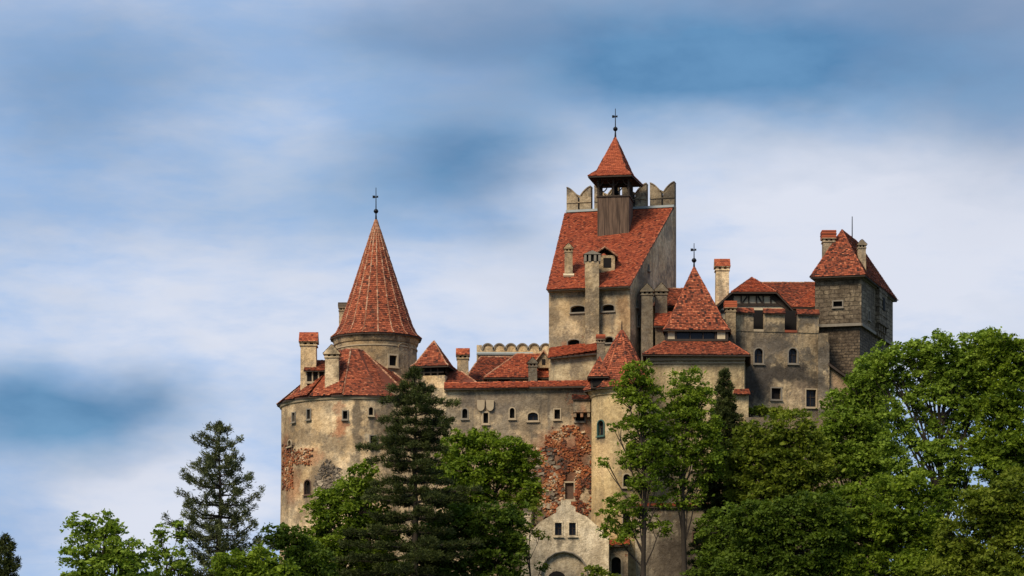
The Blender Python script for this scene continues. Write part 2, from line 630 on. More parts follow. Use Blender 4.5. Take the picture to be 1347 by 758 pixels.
# ---- tiled roofs: every clay tile is modelled
def tile_plane(mb, poly, tw=.21, rh=.18, lift=.06, mat=0, bias=0.0, spread=.2):
    poly = [Vector(p) for p in poly]
    n = Vector((0, 0, 0))
    for i, p in enumerate(poly):
        q = poly[(i + 1) % len(poly)]
        n += Vector(((p.y - q.y) * (p.z + q.z), (p.z - q.z) * (p.x + q.x), (p.x - q.x) * (p.y + q.y)))
    n.normalize()
    if n.z < 0:
        n = -n
    d = Vector((0, 0, -1)) + n * n.z
    if d.length < 1e-4:
        return
    d.normalize()
    h = n.cross(d)
    o = poly[0]
    uv = [((p - o).dot(h), -(p - o).dot(d)) for p in poly]
    v0, v1 = min(q[1] for q in uv), max(q[1] for q in uv)
    v, row = v0, 0
    R = random.random
    while v < v1 - .02:
        vm = min(v + rh * .5, v1 - .01)
        us = []
        for i in range(len(uv)):
            (ua, va), (ub, vb) = uv[i], uv[(i + 1) % len(uv)]
            if (va - vm) * (vb - vm) < 0:
                us.append(ua + (ub - ua) * (vm - va) / (vb - va))
        us.sort()
        for k in range(0, len(us) - 1, 2):
            a, b = us[k], us[k + 1]
            u = a - (tw * .5 if row % 2 else 0) - R() * .04
            rb = (R() - .5) * .06
            while u < b:
                e = u + tw
                l, r = max(a, u), min(b, e)
                if r - l > .05:
                    sag = (R() - .5) * .03
                    up = lift + R() * .03
                    tl = min(v + rh + .05, v1)
                    j = (R() - .5) * .02
                    pts = [(l + .006, v - .035 + sag, up), (r - .006, v - .035 + sag + j, up + (R() - .5) * .02), (r - .006, tl, .012), (l + .006, tl, .012)]
                    w = [o + h * x_ - d * y_ + n * z_ for x_, y_, z_ in pts]
                    tn = min(1, max(0, .5 + bias + rb + random.gauss(0, spread)))
                    mb.face(w, mat, tn)
                    lo = [o + h * pts[1][0] - d * pts[1][1], o + h * pts[0][0] - d * pts[0][1]]
                    mb.face([w[0], w[1], lo[0] + n * .002, lo[1] + n * .002], mat, tn * .8)
                u = e
        v += rh
        row += 1


def hip_line(mb, a, b, r=.1, mat=0):
    a, b = Vector(a), Vector(b)
    L = (b - a).length
    n = max(1, int(L / .34))
    if a.z > b.z:
        a, b = b, a
    for k in range(n):
        p = a.lerp(b, k / n)
        q = a.lerp(b, min(1, (k + 1.15) / n))
        j = Vector((random.uniform(-.015, .015), 0, random.uniform(-.012, .012)))
        mb.tube([p + j, q + j], [r * 1.12, r * .82], 7, mat, random.random())


def roof(root, polys, hips=(), mat='tile', name='roof', th=.16, bias=0.0, spread=.24, tw=.21, rh=.18, hipmat='mortar', hr=.1):
    mb = MB()
    edges = {}
    key = lambda p: (round(p[0], 3), round(p[1], 3), round(p[2], 3))
    for pl in polys:
        mb.face(pl, 0, .2)
        mb.face([Vector(p) - Vector((0, 0, th)) for p in pl], 1)
        for i in range(len(pl)):
            a, b = key(pl[i]), key(pl[(i + 1) % len(pl)])
            k = (min(a, b), max(a, b))
            edges[k] = edges.get(k, 0) + 1
    for (a, b), c in edges.items():
        if c == 1 and a != b:
            A, B = Vector(a), Vector(b)
            dn = Vector((0, 0, th))
            mb.face([A, B, B - dn, A - dn], 1)
    for pl in polys:
        tile_plane(mb, pl, tw, rh, bias=bias, spread=spread)
    r = part(name, mb, [M[mat], M['wood']], root, recalc=False)
    if hips:
        chains = []
        for a, b in hips:
            a, b = Vector(a), Vector(b)
            for c in chains:
                if (c[-1] - a).length < .02:
                    c.append(b)
                    break
            else:
                chains.append([a, b])
        for c in chains:
            hb = MB()
            for a, b in zip(c[:-1], c[1:]):
                hip_line(hb, a, b, hr)
            part('ridge_cap', hb, M[hipmat], r)
    return r


def cone_polys(c, prof, n, a0=0.0):
    """faceted cone; prof from eave to tip [(r,z)..]"""
    out, ribs = [], []
    pt = lambda r, z, j: Vector((c[0] + r * math.sin(a0 + 2 * math.pi * j / n), c[1] - r * math.cos(a0 + 2 * math.pi * j / n), z))
    for k in range(len(prof) - 1):
        (r0, z0), (r1, z1) = prof[k], prof[k + 1]
        for j in range(n):
            out.append([pt(r0, z0, j), pt(r0, z0, j + 1), pt(r1, z1, j + 1), pt(r1, z1, j)])
            ribs.append((pt(r0, z0, j), pt(r1, z1, j)))
    return out, ribs


def square_spire(corners, apex, flare=None):
    """four-sided tent roof; corners eave points; flare=(fraction up, fraction out) gives a bell-cast foot"""
    ap = Vector(apex)
    cs = [Vector(c) for c in corners]
    polys, hips = [], []
    if flare:
        f_up, f_in = flare
        mid = []
        for c in cs:
            m = Vector((c.x + (ap.x - c.x) * f_in, c.y + (ap.y - c.y) * f_in, c.z + (ap.z - c.z) * f_up))
            mid.append(m)
        for i in range(4):
            j = (i + 1) % 4
            polys.append([cs[i], cs[j], mid[j], mid[i]])
            hips.append((cs[i], mid[i]))
        cs = mid
    for i in range(4):
        polys.append([cs[i], cs[(i + 1) % 4], ap])
        hips.append((cs[i], ap))
    return polys, hips


def chimney(root, x0, x1, top, base, Y, mat, cap='gable', capmat='tile_bright', ridge='x', rot=0.0, below=1.5, depth=1.0, name='chimney'):
    w = S(x1 - x0, Y)
    cx = X((x0 + x1) / 2, Y)
    zt, zb = Z(top, Y), Z(base, Y) - below
    caph = min(w * .62, (zt - zb) * .3)
    zb_cap = zt - caph
    ct, st = math.cos(rot), math.sin(rot)
    tx, ty = Vector((ct, st, 0)), Vector((-st, ct, 0))
    hw, hd = w / 2 * .86, w / 2 * .86 * depth
    c = Vector((cx, Y + hd, 0))
    b = MB()
    f = lambda s: [tuple((c + tx * i * hw * s + ty * j * hd * s)[:2]) for i, j in ((-1, -1), (1, -1), (1, 1), (-1, 1))]
    b.prism(f(1.04), zb, zb_cap - .32, top=f(.98))
    b.prism(f(1.12), zb_cap - .32, zb_cap - .2)
    # pierced smoke arcade: corner piers and a middle pier
    for i, j in ((-1, -1), (1, -1), (1, 1), (-1, 1), (0, -1), (0, 1)):
        q = c + tx * i * hw * .8 + ty * j * hd * .8
        b.box((q.x, q.y, zb_cap - .1), tx * hw * .2, ty * hd * .2, Vector((0, 0, .099)))
    b.box((c.x, c.y, zb_cap - .1), tx * hw * .5, ty * hd * .5, Vector((0, 0, .098)), 1)
    o = part(name, b, [mat, M['void']], root)
    cb = MB()
    ow, od = hw * 1.22, hd * 1.22
    pt = lambda i, j, z: c + tx * i * ow + ty * j * od + Vector((0, 0, z))
    cb.prism([tuple(pt(i, j, 0)[:2]) for i, j in ((-1, -1), (1, -1), (1, 1), (-1, 1))], zb_cap, zb_cap + .07, 1)
    z0 = zb_cap + .07
    if cap == 'flat':
        cb.prism([tuple(pt(i, j, 0)[:2]) for i, j in ((-1, -1), (1, -1), (1, 1), (-1, 1))], z0, zt, 0, .6)
        for k in range(3):
            zz = z0 + (zt - z0) * (k + .5) / 3
            s = 1.02 + .03 * (k % 2)
            cb.prism([tuple((c + tx * i * ow * s + ty * j * od * s)[:2]) for i, j in ((-1, -1), (1, -1), (1, 1), (-1, 1))], zz - .05, zz + .05, 0, random.random())
    else:
        if ridge == 'x':
            r0, r1 = pt(-1, 0, zt), pt(1, 0, zt)
            pls = [[pt(-1, -1, z0), pt(1, -1, z0), r1, r0], [pt(1, 1, z0), pt(-1, 1, z0), r0, r1]]
            ends = [[pt(-1, -1, z0), r0, pt(-1, 1, z0)], [pt(1, -1, z0), r1, pt(1, 1, z0)]]
        else:
            r0, r1 = pt(0, -1, zt), pt(0, 1, zt)
            pls = [[pt(-1, -1, z0), pt(-1, 1, z0), r1, r0], [pt(1, 1, z0), pt(1, -1, z0), r0, r1]]
            ends = [[pt(-1, -1, z0), r0, pt(1, -1, z0)], [pt(-1, 1, z0), r1, pt(1, 1, z0)]]
        for p in pls:
            cb.face(p, 0, .4)
            tile_plane(cb, p, .22, .2, .05, 0, .1)
        for e in ends:
            cb.face(e, 1)
    part('chimney_cap', cb, [M[capmat], mat], o, recalc=False)
    return o


def finial(root, x, y, z0, z1, vane=True, ball=True, name='finial'):
    L = z1 - z0
    b = MB()
    b.tube([(x, y, z0 - .35), (x, y, z0 + L * .25), (x, y, z1)], [.13, .055, .03], 8)
    if ball:
        zc = z0 + L * .3
        b.lathe((x, y), [(.03, zc - .24), (.17, zc - .15), (.24, zc), (.17, zc + .15), (.03, zc + .24)], 12)
    o = part(name, b, M['iron'], root)
    if vane:
        v = MB()
        zc = z0 + L * .72
        v.bar((x - .28, y, zc), (x + .2, y, zc), .07, .1)
        v.box((x - .2, y, zc + .02), Vector((.12, 0, 0)), Vector((0, .03, 0)), Vector((0, 0, .12)))
        v.box((x + .14, y, zc + .03), Vector((.07, 0, 0)), Vector((0, .03, 0)), Vector((0, 0, .09)))
        part('weather_vane', v, M['iron'], o)
    return o


def rubble(root, fn, pxs, pys, count, mat, size=(.16, .34), cond=None, name='exposed_masonry', jut=.09, skip=False):
    """blocks standing proud where the plaster has fallen"""
    b = MB()
    n_ = 0
    tries = 0
    while n_ < count and tries < count * 12:
        tries += 1
        px, py = random.uniform(*pxs), random.uniform(*pys)
        if cond and not cond(px, py):
            continue
        x, y, n = fn(px)
        n = Vector((n[0], n[1], 0)).normalized()
        t = Vector((-n.y, n.x, 0))
        up = Vector((0, 0, 1))
        a = random.gauss(0, .3)
        tint = .5 + .45 * math.sin(x * 1.9 + 1.3 * math.sin(y + Z(py, y) * 1.7)) * math.cos(Z(py, y) * 1.3 + x) + random.gauss(0, .2)
        if skip and math.sin(x * 2.3 + 2) * math.sin(Z(py, y) * 1.9 + 1) + random.gauss(0, .15) > .35:
            continue
        t2, u2 = t * math.cos(a) + up * math.sin(a), up * math.cos(a) - t * math.sin(a)
        w = random.uniform(*size) * (1 if random.random() < .8 else 1.5)
        h = w * random.uniform(.4, .85)
        k = random.uniform(.2, 1) * jut
        i0 = len(b.v)
        c = Vector((x, y, Z(py, y))) + n * (k - .15)
        b.box(c, t2 * w / 2, n * .15, u2 * h / 2, 0, min(1, max(0, tint)))
        for q in range(i0, len(b.v)):
            v = Vector(b.v[q])
            v += Vector((random.uniform(-1, 1), random.uniform(-1, 1), random.uniform(-1, 1))) * w * .17
            b.v[q] = tuple(v)
        n_ += 1
    return part(name, b, M[mat], root)


def foot(*pts):
    return [(X(px, Y), Y) for px, Y in pts]


# ------------------------------------------------------------------ the hill
def smooth(a, b, x):
    t = min(1, max(0, (x - a) / (b - a)))
    return t * t * (3 - 2 * t)


def ground_z(x, y):
    ridge = smooth(120, 246, y) * (1 - smooth(285, 420, y))
    side = 1 - .75 * smooth(24, 85, abs(x - 4))
    z = -1.7 + 17.4 * ridge * side
    z += .5 * math.sin(x * .21 + y * .13) * smooth(60, 200, y) * (1 - smooth(400, 600, y))
    return z


def make_ground():
    xs = sorted(set([-6000, -3000, -1500, -800, -400, -250, -160] + [k * 4 for k in range(-30, 31)] + [160, 250, 400, 800, 1500, 3000, 6000]))
    ys = sorted(set([-3000, -1000, -300, -100, -30, 30, 80, 110] + [130 + k * 4 for k in range(0, 76)] + [460, 520, 640, 900, 1500, 3000, 6000, 10000]))
    v = [(x, y, ground_z(x, y)) for y in ys for x in xs]
    n = len(xs)
    f = [(j * n + i, j * n + i + 1, (j + 1) * n + i + 1, (j + 1) * n + i) for j in range(len(ys) - 1) for i in range(n - 1)]
    me = bpy.data.meshes.new('ground')
    me.from_pydata(v, [], f)
    m, N, b, pos = surf('meadow_and_soil', .95)
    c = N.mix(N.rng(N.noise(pos, .12, 8, .65), .4, .6), (.035, .055, .015), (.07, .075, .03))
    c = N.mix(N.rng(N.noise(pos, .6, 8, .7), .56, .7), c, (.11, .085, .05))
    N.put(b.inputs['Base Color'], c)
    bump(N, b, N.noise(pos, 2, 8, .7), .8, .3)
    me.materials.append(m)
    me.polygons.foreach_set('use_smooth', [True] * len(f))
    o = bpy.data.objects.new('ground', me)
    COL.objects.link(o)
    o['kind'] = 'structure'
    o['label'] = 'grassy castle hill running out to flat land'


make_ground()

CREAM, CREAM2 = (.48, .335, .18), (.62, .475, .295)
DARK = (.085, .072, .058)
BRICK = (.30, .12, .06)
Z0 = 13.0

# ------------------------------------------------------------------ round bastion
def build_bastion():
    cx, cy, R = X(470, 254), 254.0, 7.1
    root = thing('round_bastion', 'broad round plaster bastion with low red skirt roof at the left end', 'tower', (cx, cy, Z0))
    fn = cyl(cx, cy, R + .05)
    sp = []
    for px, py, rx, rz, c, s in ((470, 560, .55, 3.6, DARK, .75), (375, 605, .9, 2.6, BRICK, .7), (385, 640, 1.2, 1.8, BRICK, .55), (440, 585, 1.6, .9, DARK, .55), (448, 560, .6, 1.2, BRICK, .8),
                                 (425, 630, 1.6, 2.4, (.17, .125, .08), .85), (405, 600, 1.8, .7, BRICK, .55), (515, 560, 1.6, 3, DARK, .5), (381, 588, .5, .8, DARK, .7), (445, 535, .5, .5, BRICK, .5), (540, 600, 2, 3, DARK, .4)):
        x, y, n = fn(px)
        sp.append(((x, y, Z(py, y)), (rx, 2.0, rz), c, s))
    pm = plaster('ochre_bastion_plaster', CREAM, CREAM2, .45, .55, sp, .4, 1)
    zt = 34.35
    b = MB()
    b.lathe((cx, cy), [(R + .35, Z0), (R + .12, 22), (R + .02, 28), (R, zt)], 44)
    W = Wall(root, 'wall', b, pm)
    for px, py, w, h, k in ((386.3, 549, 4.5, 12, 'rect'), (406, 545, 5, 13, 'rect'), (454, 546, 6.5, 11, 'rect'), (488, 541, 6.5, 11, 'arch'), (491, 580.5, 8.5, 15, 'rect'), (381, 583, 5, 8, 'arch'), (404.5, 641, 8.5, 19, 'arch'), (530, 545, 6, 10, 'rect')):
        W.win(fn, px, py, w, h, k, 'shutter' if py > 600 else 'trim' if k == 'arch' else 'greytrim', 'void', False, fw=.07)
    W.done()
    co = MB()
    co.lathe((cx, cy), [(R - .1, zt - .45), (R + .12, zt - .4), (R + .2, zt - .2), (R + .2, zt - .12), (R - .1, zt - .1)], 44)
    part('cornice', co, M['trim'], root)
    # skirt roof
    n, a0 = 14, math.radians(-7)
    ev, tp = [], []
    tcx, tcy = X(466, 253), 253.6
    for j in range(n):
        a = a0 + 2 * math.pi * j / n
        ev.append(Vector((cx + 7.5 * math.sin(a), cy - 7.5 * math.cos(a), zt - .05)))
        tp.append(Vector((tcx + 1.3 * math.sin(a), tcy - 3.1 * math.cos(a), 39.05)))
    pls = [[ev[j], ev[(j + 1) % n], tp[(j + 1) % n], tp[j]] for j in range(n)]
    pls.append([tp[j] for j in range(n)])
    hips = [(ev[j], tp[j]) for j in (0, 2, 3, 11, 12)] + [(tp[j], tp[(j + 1) % n]) for j in (11, 12, 13, 0, 1)]
    roof(root, pls[:-1], hips, 'tile', bias=.05)
    # chimneys on the skirt
    q = ray_poly(406, 508, pls)
    chimney(root, 393.5, 417.5, 435.5, 506, q.y if q else 252, pm, ridge='x', below=2.5)
    q = ray_poly(436, 509, pls)
    chimney(root, 426, 447, 453, 510, q.y if q else 250, pm, ridge='y', below=1.5, capmat='tile')
    # shed dormer
    q = ray_poly(414, 505, pls) or P(414, 505, 251)
    Y = q.y
    d = MB()
    xl, xr = X(403, Y), X(427, Y)
    zb, zt2 = Z(505, Y), Z(488, Y)
    d.box(((xl + xr) / 2, Y + 1.2, (zb + zt2) / 2), Vector(((xr - xl) / 2, 0, 0)), Vector((0, 1.1, 0)), Vector((0, 0, (zt2 - zb) / 2)), 1)
    for k in range(4):
        x = xl + (xr - xl) * k / 3
        d.box((x, Y + .05, (zb + zt2) / 2), Vector((.06, 0, 0)), Vector((0, .06, 0)), Vector((0, 0, (zt2 - zb) / 2 + .02)), 0)
    d.box(((xl + xr) / 2, Y + .05, zb + .12), Vector(((xr - xl) / 2 + .08, 0, 0)), Vector((0, .08, 0)), Vector((0, 0, .1)), 0)
    dm = part('dormer', d, [M['trim'], M['void']], root)
    rp = [Vector((xl - .25, Y - .3, zt2)), Vector((xr + .25, Y - .3, zt2)), Vector((xr + .1, Y + 2.4, zt2 + 1.35)), Vector((xl - .1, Y + 2.4, zt2 + 1.35))]
    roof(dm, [rp], name='dormer_roof', th=.12)
    # broken facing on the left flank and at the foot
    rubble(root, fn, (371, 386), (585, 645), 260, 'rubble', (.08, .2), lambda x, y: abs(x - 377 - (y - 615) * .06) < 6 + random.random() * 4)
    rubble(root, fn, (412, 450), (605, 690), 520, 'grey_rubble', (.10, .28), lambda x, y: ((x - 432) / 20) ** 2 + ((y - 645) / 42) ** 2 < random.uniform(.6, 1.1))
    rubble(root, fn, (384, 412), (590, 612), 120, 'rubble', (.08, .18), lambda x, y: random.random() < .5)
    return pls


build_bastion()


def build_cone_tower():
    cx, cy, R = X(494.6, 255.5), 255.5, 3.85
    root = thing('cone_tower', 'round tower under a tall ribbed red cone roof rising out of the bastion', 'tower', (cx, cy, 30))
    fn = cyl(cx, cy, R + .02)
    x, y, n = fn(545)
    pm = plaster('tower_plaster', CREAM, CREAM2, .6, .2, [((X(520, 252), 252, Z(470, 252)), (1.6, 2, 1.2), (.2, .17, .12), .6)], .4, 2)
    b = MB()
    b.lathe((cx, cy), [(R, 30), (R, 40.75)], 40)
    W = Wall(root, 'wall', b, pm)
    W.win(fn, 517, 474.5, 10, 14, 'rect', 'trim', 'void', False, fw=.14)
    W.win(fn, 470, 474, 8, 9, 'rect', 'trim', 'void', False)
    W.done()
    c = MB()
    c.lathe((cx, cy), [(R - .1, 40.05), (R + .1, 40.1), (R + .16, 40.3), (R + .28, 40.72), (R - .1, 40.74)], 40)
    part('cornice', c, pm, root)
    c = MB()
    c.lathe((cx, cy), [(R - .1, 39.6), (R + .07, 39.62), (R + .07, 39.72), (R - .1, 39.75)], 40)
    part('moulding', c, M['trim'], root)
    pr = [(4.3, 40.75), (3.85, 41.15), (3.42, 41.95), (1.8, 46.7), (.06, 52.0)]
    pls, ribs = cone_polys((cx, cy), pr, 18, .1)
    roof(root, pls, ribs, 'tile', bias=.02, spread=.22, hr=.085, tw=.2, rh=.2)
    finial(root, cx, cy, 51.85, Z(247, 255.5))
    chimney(root, 445, 456.5, 398, 450, 259.0, pm, cap='flat', capmat='grey_rubble', below=5, depth=1.0)
    # arched hood moulding on the right of the drum
    x, y, n = fn(531)
    m = MB()
    n = Vector((n[0], n[1], 0))
    t = Vector((-n.y, n.x, 0))
    cc = Vector((x, y, Z(458, y)))
    pts = [cc + t * (.7 * math.cos(a)) + Vector((0, 0, .45 * math.sin(a))) + n * .02 for a in [math.pi * k / 8 for k in range(9)]]
    m.tube(pts, [.06] * 9, 6)
    part('hood_moulding', m, pm, root)


build_cone_tower()


# ------------------------------------------------------------------ little lookout on the wall
def build_lookout():
    c = (X(571, 250.5), 250.5)
    root = thing('lookout_house', 'small square wall lookout with a pyramid tile roof and dark gallery beside the big cone', 'house', (c[0], c[1], 30))
    pm = plaster('lookout_plaster', CREAM, CREAM2, .7, .2, (), .4, 3)
    a = math.radians(-12)
    rot = lambda x, y: (c[0] + x * math.cos(a) - y * math.sin(a), c[1] + x * math.sin(a) + y * math.cos(a))
    hw = 1.38
    b = MB()
    b.prism([rot(-hw, -hw), rot(hw, -hw), rot(hw, hw), rot(-hw, hw)], 30, 36.4)
    Wall(root, 'wall', b, pm).done()
    g = MB()
    hz = 36.4
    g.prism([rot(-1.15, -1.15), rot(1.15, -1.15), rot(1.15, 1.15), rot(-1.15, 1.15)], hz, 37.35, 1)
    for i in range(5):
        for s in (-1, 1):
            u = -1.3 + 2.6 * i / 4
            for x, y in ((u, s * 1.3), (s * 1.3, u)):
                q = rot(x, y)
                g.box((q[0], q[1], hz + .47), Vector((.07, 0, 0)), Vector((0, .07, 0)), Vector((0, 0, .46)))
    for k in range(4):
        q = [rot(-1.32, -1.32), rot(1.32, -1.32), rot(1.32, 1.32), rot(-1.32, 1.32)]
        g.bar((*q[k], hz + .3), (*q[(k + 1) % 4], hz + .3), .08, .12)
    part('gallery', g, [M['wood'], M['void']], root)
    e = 1.78
    cs = [Vector((*rot(x * e, y * e), 37.25)) for x, y in ((-1, -1), (1, -1), (1, 1), (-1, 1))]
    pls, hips = square_spire(cs, (c[0], c[1], Z(448.5, 250.5)), (.12, .2))
    roof(root, pls, hips, hr=.08)
    # low pent roof sloping from the lookout to the curtain wall
    pl = [P(586, 509, 248.2), P(632, 507, 248.2), P(607, 489, 251), P(586, 486, 251)]
    roof(root, [pl], [(pl[1], pl[2])], name='pent_roof')


build_lookout()


# ------------------------------------------------------------------ curtain wall
def build_curtain():
    A, B = (508, 248.0), (800, 246.2)
    fn = line(A, B)
    root = thing('curtain_wall', 'long stained curtain wall with tiled coping and a big fallen brick patch', 'wall', (X(650, 250), 250, Z0))
    sp = []
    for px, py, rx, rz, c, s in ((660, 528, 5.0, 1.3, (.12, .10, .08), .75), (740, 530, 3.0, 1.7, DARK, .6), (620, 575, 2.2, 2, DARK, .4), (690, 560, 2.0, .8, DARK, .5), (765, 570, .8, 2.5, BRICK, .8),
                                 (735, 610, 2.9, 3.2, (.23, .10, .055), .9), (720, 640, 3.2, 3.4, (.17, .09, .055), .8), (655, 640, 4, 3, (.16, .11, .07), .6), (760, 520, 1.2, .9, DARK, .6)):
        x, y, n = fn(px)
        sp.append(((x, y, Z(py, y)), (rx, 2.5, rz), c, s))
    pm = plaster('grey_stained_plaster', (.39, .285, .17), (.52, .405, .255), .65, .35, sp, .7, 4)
    b = MB()
    zt = Z(509.5, 247)
    f = foot(A, B)
    b.prism([f[0], f[1], (f[1][0], f[1][1] + 1.6), (f[0][0], f[0][1] + 1.6)], Z0, zt)
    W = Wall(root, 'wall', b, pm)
    W.win(fn, 576.7, 544.6, 6.5, 9, 'rect', 'greytrim', 'void', False)
    W.win(fn, 611.5, 544, 7.5, 13, 'arch', 'greytrim', 'void', False)
    W.win(fn, 639, 550, 7, 14, 'rect', 'trim', 'void', False, fw=.11)
    W.win(fn, 673.7, 543.5, 7, 14, 'arch', 'trim', 'void', False)
    W.win(fn, 701, 548, 14, 11, 'seg', 'trim', 'glass', True, fw=.08)
    W.win(fn, 733, 545, 8, 13, 'rect', 'trim', 'void', False)
    W.win(fn, 763, 549, 12, 10, 'rect', 'greytrim', 'void', False)
    W.win(fn, 749, 646, 12, 22, 'rect', 'trim', 'shutter', False, fw=.12, name='doorway', deep=.3, label='brown boarded doorway low in the brick patch')
    W.done()
    # coping roof
    e0, e1 = P(584, 511, 247.05), P(783, 507.5, 245.85)
    t0, t1 = Vector((e0.x, 248.3, e0.z + .62)), Vector((e1.x, 247.1, e1.z + .62))
    k0, k1 = Vector((e0.x, 249.5, e0.z + .0)), Vector((e1.x, 248.0, e1.z))
    roof(root, [[e0, e1, t1, t0], [k1, k0, t0, t1]], [(t0, t1)], 'tile_bright', 'coping', hipmat='tile_bright')
    s = MB()
    s.bar(P(584, 514, 247.5), P(783, 511, 246.3), .25, .16)
    part('string_course', s, pm, root)
    # machicolation boxes
    x0, x1 = 629, 648
    m = MB()
    for px in (632.5, 644.5):
        q = P(px, 534, fn(px)[1])
        r = S(5)
        prof = [(-r, .5), (r, .5), (r, -.05)] + [(r * math.cos(a), -.05 - .45 * math.sin(a)) for a in [math.pi * k / 6 for k in range(1, 6)]] + [(-r, -.05)]
        k = len(prof)
        m.solid([(q.x + a, q.y - .26, q.z + z) for a, z in prof] + [(q.x + a, q.y + .4, q.z + z) for a, z in prof],
                [tuple(range(k)), tuple(range(2 * k - 1, k - 1, -1))] + [(i, (i + 1) % k, k + (i + 1) % k, k + i) for i in range(k)])
    part('corbel_box', m, M['trim'], root)
    hb = MB()
    q = P(765, 533, 246.4)
    hw = S(11)
    hb.prism([(q.x - hw, q.y - .9), (q.x + hw, q.y - .9), (q.x + hw, q.y + .5), (q.x - hw, q.y + .5)], Z(544, 246.4), Z(527, 246.4))
    for k in (-1, 0, 1):
        hb.prism([(q.x + k * hw * .8 - .12, q.y - .8), (q.x + k * hw * .8 + .12, q.y - .8), (q.x + k * hw * .8 + .12, q.y + .4), (q.x + k * hw * .8 - .12, q.y + .4)], Z(550, 246.4), Z(544.2, 246.4))
    bx = part('hanging_bay', hb, pm, root)
    roof(bx, [[Vector((q.x - hw - .12, q.y - 1.05, Z(527, 246.4))), Vector((q.x + hw + .12, q.y - 1.05, Z(527, 246.4))), Vector((q.x + hw + .12, q.y + .6, Z(516, 246.4))), Vector((q.x - hw - .12, q.y + .6, Z(516, 246.4)))]],
         name='bay_roof', mat='tile', th=.1, bias=-.3)
    # the fallen patch
    fb = line((508, 247.97), (800, 246.17))

    def inp(x, y):
        d = (748 - x) / 46 if x < 748 else (x - 748) / 34
        e = (y - 622) / 66
        return d * d * (1.0 if y < 600 else .8) + e * e < random.uniform(.55, 1.15) and not (741 < x < 757 and 633 < y < 659)
    rubble(root, fb, (694, 778), (560, 690), 1900, 'rubble', (.09, .24), inp, jut=.13, skip=True)
    rubble(root, fb, (690, 740), (590, 690), 160, 'grey_rubble', (.16, .4), lambda x, y: random.random() < .6, jut=.15)


build_curtain()


